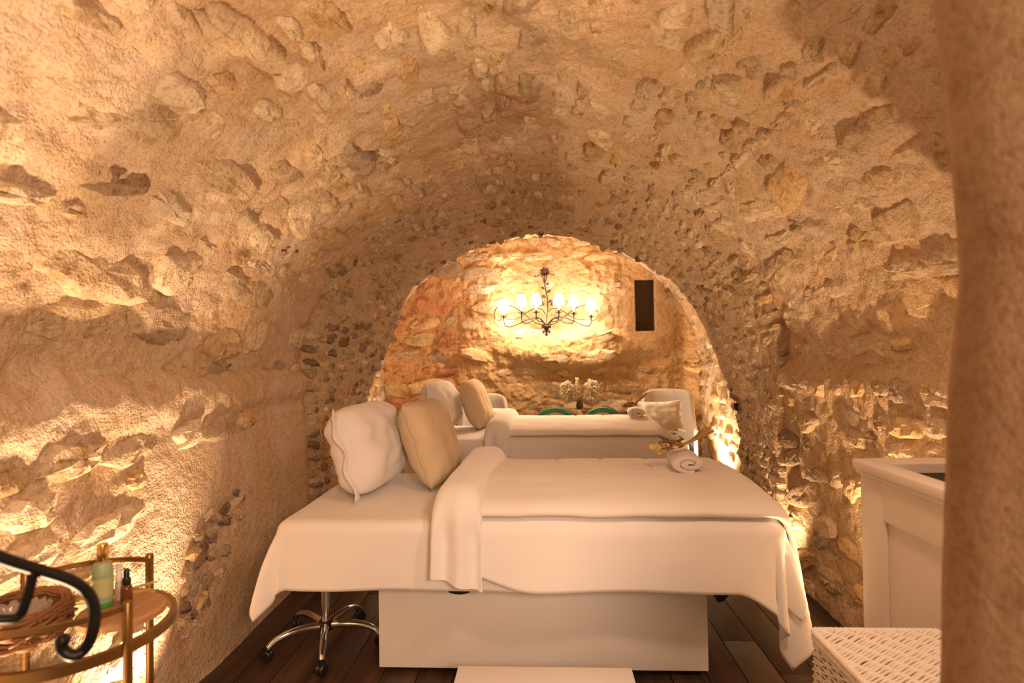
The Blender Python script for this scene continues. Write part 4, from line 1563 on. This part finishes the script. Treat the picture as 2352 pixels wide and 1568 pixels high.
band(TR - 0.008, TR + 0.006, TZ - 0.012, TZ + 0.012, 0, 2 * PI, 73).build('tray_rim', GOLD, tt_, angle=0.6)
MB().lathe((TC[0], TC[1], 0), [(TR - 0.009, TZ - 0.004), (TR - 0.009, TZ + 0.002)], 60).build('glass_top', GLASS, tt_)
angs = [math.radians(d) for d in (-23, 80, 157, -100)]
for k, a in enumerate(angs):
    px_, py_ = TC[0] + (TR + 0.008) * math.cos(a), TC[1] + (TR + 0.008) * math.sin(a)
    MB().lathe((px_, py_, 0), [(0.0075, 0.0), (0.0085, 0.3), (0.0105, TZ), (0.0105, RZ + 0.006), (0.009, RZ + 0.008)], 14).build('post', GOLD, tt_)
band(TR - 0.004, TR + 0.004, RZ - 0.012, RZ, angs[3], angs[0]).build('gallery_rail', GOLD, tt_, angle=0.6)
band(TR - 0.004, TR + 0.004, RZ - 0.012, RZ, angs[1], angs[2]).build('gallery_rail', GOLD, tt_, angle=0.6)
a = angs[1] - 0.06
MB().lathe((TC[0] + TR * math.cos(a), TC[1] + TR * math.sin(a), 0), [(0.006, TZ), (0.006, RZ - 0.002)], 10).build('rail_support', GOLD, tt_)
band(TR - 0.030, TR - 0.018, 0.20, 0.215, 0, 2 * PI, 73).build('lower_ring', GOLD, tt_, angle=0.6)

# wooden board
bc = (-1.075, 1.405)
bd = MB().lathe((bc[0], bc[1], TZ + 0.003), [(0.090, 0), (0.097, 0.004), (0.098, 0.018), (0.094, 0.022)], 48).build('serving_board', BOARD, angle=0.5)
tag(bd, 'round wooden board carrying the bottles on the tray table', 'board')
bz_ = TZ + 0.0255
# green frosted bottle
gp = WZ(236, 1392, bz_)
g = thing('green_bottle', (gp.x, gp.y, bz_), 'tall frosted green spray bottle with a gold cap', 'bottle')
MB().lathe((gp.x, gp.y, bz_), [(0.021, 0.0), (0.0233, 0.003), (0.0233, 0.014)], 28).build('tinted_base', FROSTG, g)
MB().lathe((gp.x, gp.y, bz_), [(0.0230, 0.014), (0.0230, 0.085), (0.0222, 0.100), (0.019, 0.112), (0.0095, 0.117)], 28).build('body', FROST, g)
MB().lathe((gp.x, gp.y, bz_), [(0.0234, 0.030), (0.0234, 0.076)], 28, caps=False).build('paper_label', LABELM, g)
MB().lathe((gp.x, gp.y, bz_), [(0.0115, 0.115), (0.0125, 0.117), (0.0125, 0.158), (0.0115, 0.160)], 20).build('cap', GOLDB, g)
# amber dropper bottle
ap = WZ(291, 1386, bz_)
g = thing('dropper_bottle', (ap.x, ap.y, bz_), 'small amber glass bottle with a black dropper', 'bottle')
MB().lathe((ap.x, ap.y, bz_), [(0.012, 0.0), (0.0135, 0.002), (0.0135, 0.038), (0.012, 0.046), (0.0075, 0.050)], 22).build('body', AMBER, g)
MB().lathe((ap.x, ap.y, bz_), [(0.0095, 0.050), (0.0102, 0.051), (0.0102, 0.064), (0.008, 0.066), (0.007, 0.070), (0.0068, 0.086), (0.004, 0.091)], 20).build('dropper', BLACK, g)
# clear bottle
cp = WZ(273, 1377, bz_)
g = thing('clear_bottle', (cp.x, cp.y, bz_), 'slim clear bottle with a white cap beside the amber one', 'bottle')
MB().lathe((cp.x, cp.y, bz_), [(0.0075, 0.0), (0.0085, 0.002), (0.0085, 0.048), (0.006, 0.052)], 18).build('body', FROSTC, g)
MB().lathe((cp.x, cp.y, bz_), [(0.0078, 0.051), (0.0078, 0.065), (0.0055, 0.068), (0.0055, 0.090)], 18).build('cap', WHITE, g)

# willow basket
bk = np.array([-1.245, 1.285])
bkt = thing('willow_basket', (bk[0], bk[1], TZ + 0.003), 'brown woven willow basket on the tray table', 'basket')
r = np.random.default_rng(12)
mb = MB()
for k in range(46):
    z = TZ + 0.008 + 0.062 * (k / 46) + r.normal(0, 0.003)
    R_ = 0.085 + 0.020 * math.sin((k / 46) * PI * 0.75) + r.normal(0, 0.003)
    a0 = r.uniform(0, 2 * PI)
    L_ = r.uniform(2.2, 4.6)
    t = np.linspace(a0, a0 + L_, 44)
    rr = R_ + 0.007 * np.sin(t * 9 + k * PI + r.uniform(0, 1))
    zz = z + 0.013 * np.sin(t * r.uniform(1.0, 2.6) + k)
    zz = np.maximum(zz, TZ + 0.009)
    mb.tube(np.stack([bk[0] + rr * np.cos(t), bk[1] + rr * np.sin(t), zz], -1), r.uniform(0.0028, 0.0046), 6)
o = mb.build('weave', WICKER, bkt, angle=None)
o['kind'] = 'stuff'
mb = MB()
for k in range(12):
    a0 = r.uniform(0, 2 * PI)
    t = np.linspace(a0, a0 + 5.5, 60)
    rr = 0.098 + 0.006 * np.sin(t * 3 + k) + r.normal(0, 0.002)
    zz = TZ + 0.075 + 0.006 * np.cos(t * 3 + k * 2) + r.normal(0, 0.002)
    mb.tube(np.stack([bk[0] + rr * np.cos(t), bk[1] + rr * np.sin(t), zz], -1), 0.0045, 6)
o = mb.build('rim', WICKER, bkt, angle=None)
o['kind'] = 'stuff'
MB().lathe((bk[0], bk[1], TZ + 0.0035), [(0.08, 0), (0.082, 0.004)], 30).build('base', WICKER, bkt)
# fluted shell dish in the basket
n, mm = 73, 10
rows = []
for k in range(mm):
    q = k / (mm - 1)
    t = np.linspace(0, 2 * PI, n)
    R_ = 0.012 + 0.05 * q ** 0.8
    R_ = R_ * (1 + 0.06 * q * np.cos(t * 18))
    rows.append(np.stack([bk[0] - 0.005 + R_ * np.cos(t), bk[1] + 0.01 + R_ * np.sin(t), TZ + 0.024 + 0.045 * q ** 2 + 0.004 * q * np.cos(t * 18)], -1))
o = MB().grid(np.array(rows)).build('glass_shell', plain('ribbed pink glass', (0.75, 0.62, 0.55), 0.15, trans=0.6))
o.modifiers.new('thickness', 'SOLIDIFY').thickness = 0.003
tag(o, 'ribbed shell-shaped glass dish inside the willow basket', 'dish')
# straw bunch behind the bottle
mb = MB()
c0, c1 = WZ(140, 1372, TZ + 0.02), WZ(340, 1352, TZ + 0.02)
c0 = Vector((-1.255, 1.455, TZ + 0.014))
c1 = Vector((-1.085, 1.522, TZ + 0.014))
for k in range(34):
    j = r.normal(0, 1, 6)
    a = np.array(c0) + np.array([0.012 * j[0], 0.010 * j[1], abs(0.007 * j[2])])
    b = np.array(c1) + np.array([0.008 * j[3], 0.006 * j[4], abs(0.009 * j[5])])
    mb.tube(spline([a, (a + b) / 2 + [0, 0, -0.003], b], 6), 0.0019, 5)
o = mb.build('straw_bunch', STRAW, angle=None)
tag(o, 'loose bunch of dry straw behind the green bottle', 'straw', kind='stuff')

# ------------------------------------------------------------------ handrail in the left foreground
hr = thing('stair_handrail', (-0.75, 0.85, 0), 'blurred black iron stair handrail ending in a scroll', 'handrail')
hp = lambda px, row, y: np.array(tuple(W(px, row, y)))
rail = spline([hp(-420, 1120, 0.62), hp(-200, 1200, 0.70), hp(0, 1280, 0.78), hp(90, 1309, 0.82), hp(160, 1332, 0.85), hp(200, 1360, 0.87), hp(217, 1400, 0.88), hp(213, 1450, 0.88),
               hp(195, 1490, 0.88), hp(170, 1505, 0.87), hp(146, 1494, 0.865), hp(141, 1472, 0.862), hp(152, 1466, 0.862)], 110)
MB().tube(rail, 0.0088, 14).build('rail', IRON, hr, angle=None)
bl = spline([hp(78, 1312, 0.815), hp(70, 1345, 0.815), hp(58, 1385, 0.815), hp(44, 1413, 0.815), hp(10, 1422, 0.80), hp(-150, 1420, 0.75)], 40)
MB().tube(bl, 0.0068, 10).build('brace', IRON, hr, angle=None)
a_ = hp(-150, 1420, 0.75)
MB().tube([a_ + [0, 0, 0.12], a_, [a_[0], a_[1], 0.0]], 0.009, 10).build('baluster', IRON, hr, angle=None)

# ------------------------------------------------------------------ white wash cabinet on the right
HX0, HX1, HY0, HY1, HZ = 1.105, 1.455, 1.20, 2.085, 1.02
cb = thing('wash_cabinet', ((HX0 + HX1) / 2, 1.65, 0), 'cream wash cabinet with panelled front and black mesh basin', 'cabinet')
bx = HX0 + 0.018
fz0, fz1 = 0.0, HZ - 0.035
# carcass as stiles and rails round a recessed panel
y_l, y_r, zr = HY1 - 0.02, HY0 + 0.02, HZ - 0.175
MB().box((bx + 0.03, y_r, 0.0), (HX1, y_l, fz1)).build('carcass', CREAM, cb)
MB().box((bx, y_l - 0.125, 0), (bx + 0.031, y_l, fz1), 0.003).build('stile', CREAM, cb)
MB().box((bx, y_r, 0), (bx + 0.031, y_r + 0.12, fz1), 0.003).build('stile', CREAM, cb)
MB().box((bx, y_r + 0.12, zr), (bx + 0.031, y_l - 0.125, fz1), 0.002).build('top_rail', CREAM, cb)
MB().box((bx, y_r + 0.12, 0.0), (bx + 0.031, y_l - 0.125, 0.14), 0.002).build('bottom_rail', CREAM, cb)
m = MB()
p0, p1 = y_l - 0.125, y_r + 0.12
for (ya, za), (yb2, zb2) in (((p0, 0.14), (p0, zr)), ((p0, zr), (p1, zr)), ((p1, zr), (p1, 0.14)), ((p1, 0.14), (p0, 0.14))):
    m.tube([(bx + 0.010, ya, za), (bx + 0.010, yb2, zb2)], 0.009, 8)
m.build('moulding', CREAM, cb)
MB().box((bx + 0.014, p1, 0.14), (bx + 0.032, p0, zr)).build('door_panel', CREAM, cb)
# worktop with an opening
ox0, ox1, oy0, oy1 = HX0 + 0.075, HX1 - 0.05, 1.30, HY1 - 0.10
z0, z1 = HZ - 0.034, HZ
wt = MB()
wt.box((HX0, HY0, z0), (ox0, HY1, z1), 0.008)
wt.box((ox1, HY0, z0), (HX1, HY1, z1), 0.008)
wt.box((ox0 - 0.01, oy1, z0), (ox1 + 0.01, HY1, z1 - 0.0005))
wt.box((ox0 - 0.01, HY0, z0), (ox1 + 0.01, oy0, z1 - 0.0005))
wt.build('worktop', CREAM, cb)
MB().box((HX0 + 0.008, HY0 + 0.005, z0 - 0.014), (bx + 0.04, HY1 - 0.008, z0), 0.005).build('cornice', CREAM, cb)
MB().box((ox0 - 0.002, oy1 - 0.004, z0 - 0.05), (ox1, oy1, z1 - 0.002)).build('basin_lip', CREAM, cb)
MB().box((ox1 - 0.004, oy0, z0 - 0.05), (ox1, oy1, z1 - 0.002)).build('basin_lip', CREAM, cb)
MB().box((ox0 + 0.03, oy0, fz1 - 0.010), (ox1 - 0.004, oy1 - 0.004, fz1 + 0.004)).build('mesh_basin', plain('black woven mesh', (0.012, 0.009, 0.008), 0.6, bump=(400, 1.0, 0.004)), cb)

# ------------------------------------------------------------------ white wicker hamper
QX0, QX1, QY0, QY1, QZ = 0.735, 1.062, 1.12, 1.60, 0.65
hm = thing('wicker_hamper', ((QX0 + QX1) / 2, 1.36, 0), 'white woven wicker hamper in the lower right corner', 'hamper')
MB().box((QX0 + 0.012, QY0 + 0.012, 0.0), (QX1 - 0.012, QY1 - 0.012, QZ - 0.05)).build('liner', plain('shadowed liner', (0.36, 0.25, 0.15), 0.9), hm)
MB().box((QX0 + 0.006, QY0 + 0.006, QZ - 0.045), (QX1 - 0.006, QY1 - 0.006, QZ - 0.012)).build('lid_board', plain('lid core', (0.40, 0.28, 0.17), 0.9), hm)
# lid: weavers along x passing over and under stakes along y
mb = MB()
ny = 62
for k in range(ny):
    y = QY0 + (k + 0.5) * (QY1 - QY0) / ny
    xs_ = np.linspace(QX0 + 0.002, QX1 - 0.002, 60)
    ph = k * 0.55
    z = QZ - 0.006 + 0.0055 * np.sin(2 * PI * xs_ / 0.058 + ph) + 0.001 * r.normal()
    yy = y + 0.0022 * np.sin(2 * PI * xs_ / 0.058 + ph + 1.2) + 0.0016 * perlin(np.stack([xs_ * 20, xs_ * 0 + k, xs_ * 0], -1))
    mb.tube(np.stack([xs_, yy, z], -1), 0.0041, 6, flat=0.8)
o = mb.build('lid_weave', WHITEW, hm, angle=None)
o['kind'] = 'stuff'
# braided lid border
mb = MB()
cor = [(QX0, QY0), (QX1, QY0), (QX1, QY1), (QX0, QY1), (QX0, QY0)]
per = resample([(x, y) for x, y in cor], 260)
sl = np.linspace(0, 1.63, 260)
for k in range(3):
    ph = k * 2 * PI / 3
    for dz_ in (0.0, -0.016):
     mb.tube(np.stack([per[:, 0] + 0.0045 * np.cos(sl * 150 + ph), per[:, 1] + 0.0045 * np.cos(sl * 150 + ph), QZ - 0.008 + dz_ + 0.0055 * np.sin(sl * 150 + ph)], -1), 0.0055, 6)
o = mb.build('lid_border', WHITEW, hm, angle=None)
o['kind'] = 'stuff'
# sides
mb = MB()
for z in np.arange(0.01, QZ - 0.025, 0.0095):
    k = int(round(z / 0.0095))
    q = resample(cor, 220)
    s_ = np.linspace(0, 1.63, 220)
    cen = np.array([(QX0 + QX1) / 2, (QY0 + QY1) / 2])
    nrm = np.where(np.abs((q[:, :1] - cen[0]) / (QX1 - QX0)) > np.abs((q[:, 1:] - cen[1]) / (QY1 - QY0)), np.stack([np.sign(q[:, 0] - cen[0]), 0 * q[:, 0]], 1), np.stack([0 * q[:, 0], np.sign(q[:, 1] - cen[1])], 1))
    w_ = 0.0025 * np.sin(2 * PI * s_ / 0.052 + (k % 2) * PI + k * 0.3)
    p = q + nrm * w_[:, None]
    mb.tube(np.stack([p[:, 0], p[:, 1], z + 0.0025 * np.sin(2 * PI * s_ / 0.052 + k * 0.3)], -1), 0.0036, 5)
o = mb.build('side_weave', WHITEW, hm, angle=None)
o['kind'] = 'stuff'

# ------------------------------------------------------------------ floor uplight fittings
UL = ['floor uplight under the tray table', 'floor uplight by the left wall near the stairs', 'floor uplight behind the wash cabinet',
      'floor uplight by the right wall near the stairs', 'floor uplight at the right pier', 'floor uplight beside the right armchair', 'floor uplight at the left of the far chamber']
for (x, y, p, ln, cone), lab in zip(UPLIGHTS, UL):
    u = thing('floor_uplight', (x, y, 0), lab + ', recessed', 'floor light', 'recessed floor uplights')
    MB().lathe((x, y, 0), [(0.028, 0.001), (0.030, 0.004), (0.042, 0.004), (0.044, 0.0)], 28, caps=False).build('ring', CHROME, u)
    MB().lathe((x, y, 0), [(0.004, 0.0012), (0.028, 0.0012)], 24).build('lens', plain('lens glow', (0.9, 0.9, 0.9), 0.3), u)

fl = thing('added_lamp_housing', (0.78, 1.20, 2.305), 'added housing of the unseen top lamp above the hamper', 'ceiling lamp')  # fixture added to give the unseen overhead light a body
MB().lathe((0.78, 1.20, 0), [(0.15, 2.306), (0.155, 2.31), (0.155, 2.44)], 32, caps=False).build('housing', WHITE, fl)
MB().lathe((0.78, 1.20, 0), [(0.005, 2.32), (0.15, 2.32)], 32, caps=False).build('reflector', WHITE, fl)
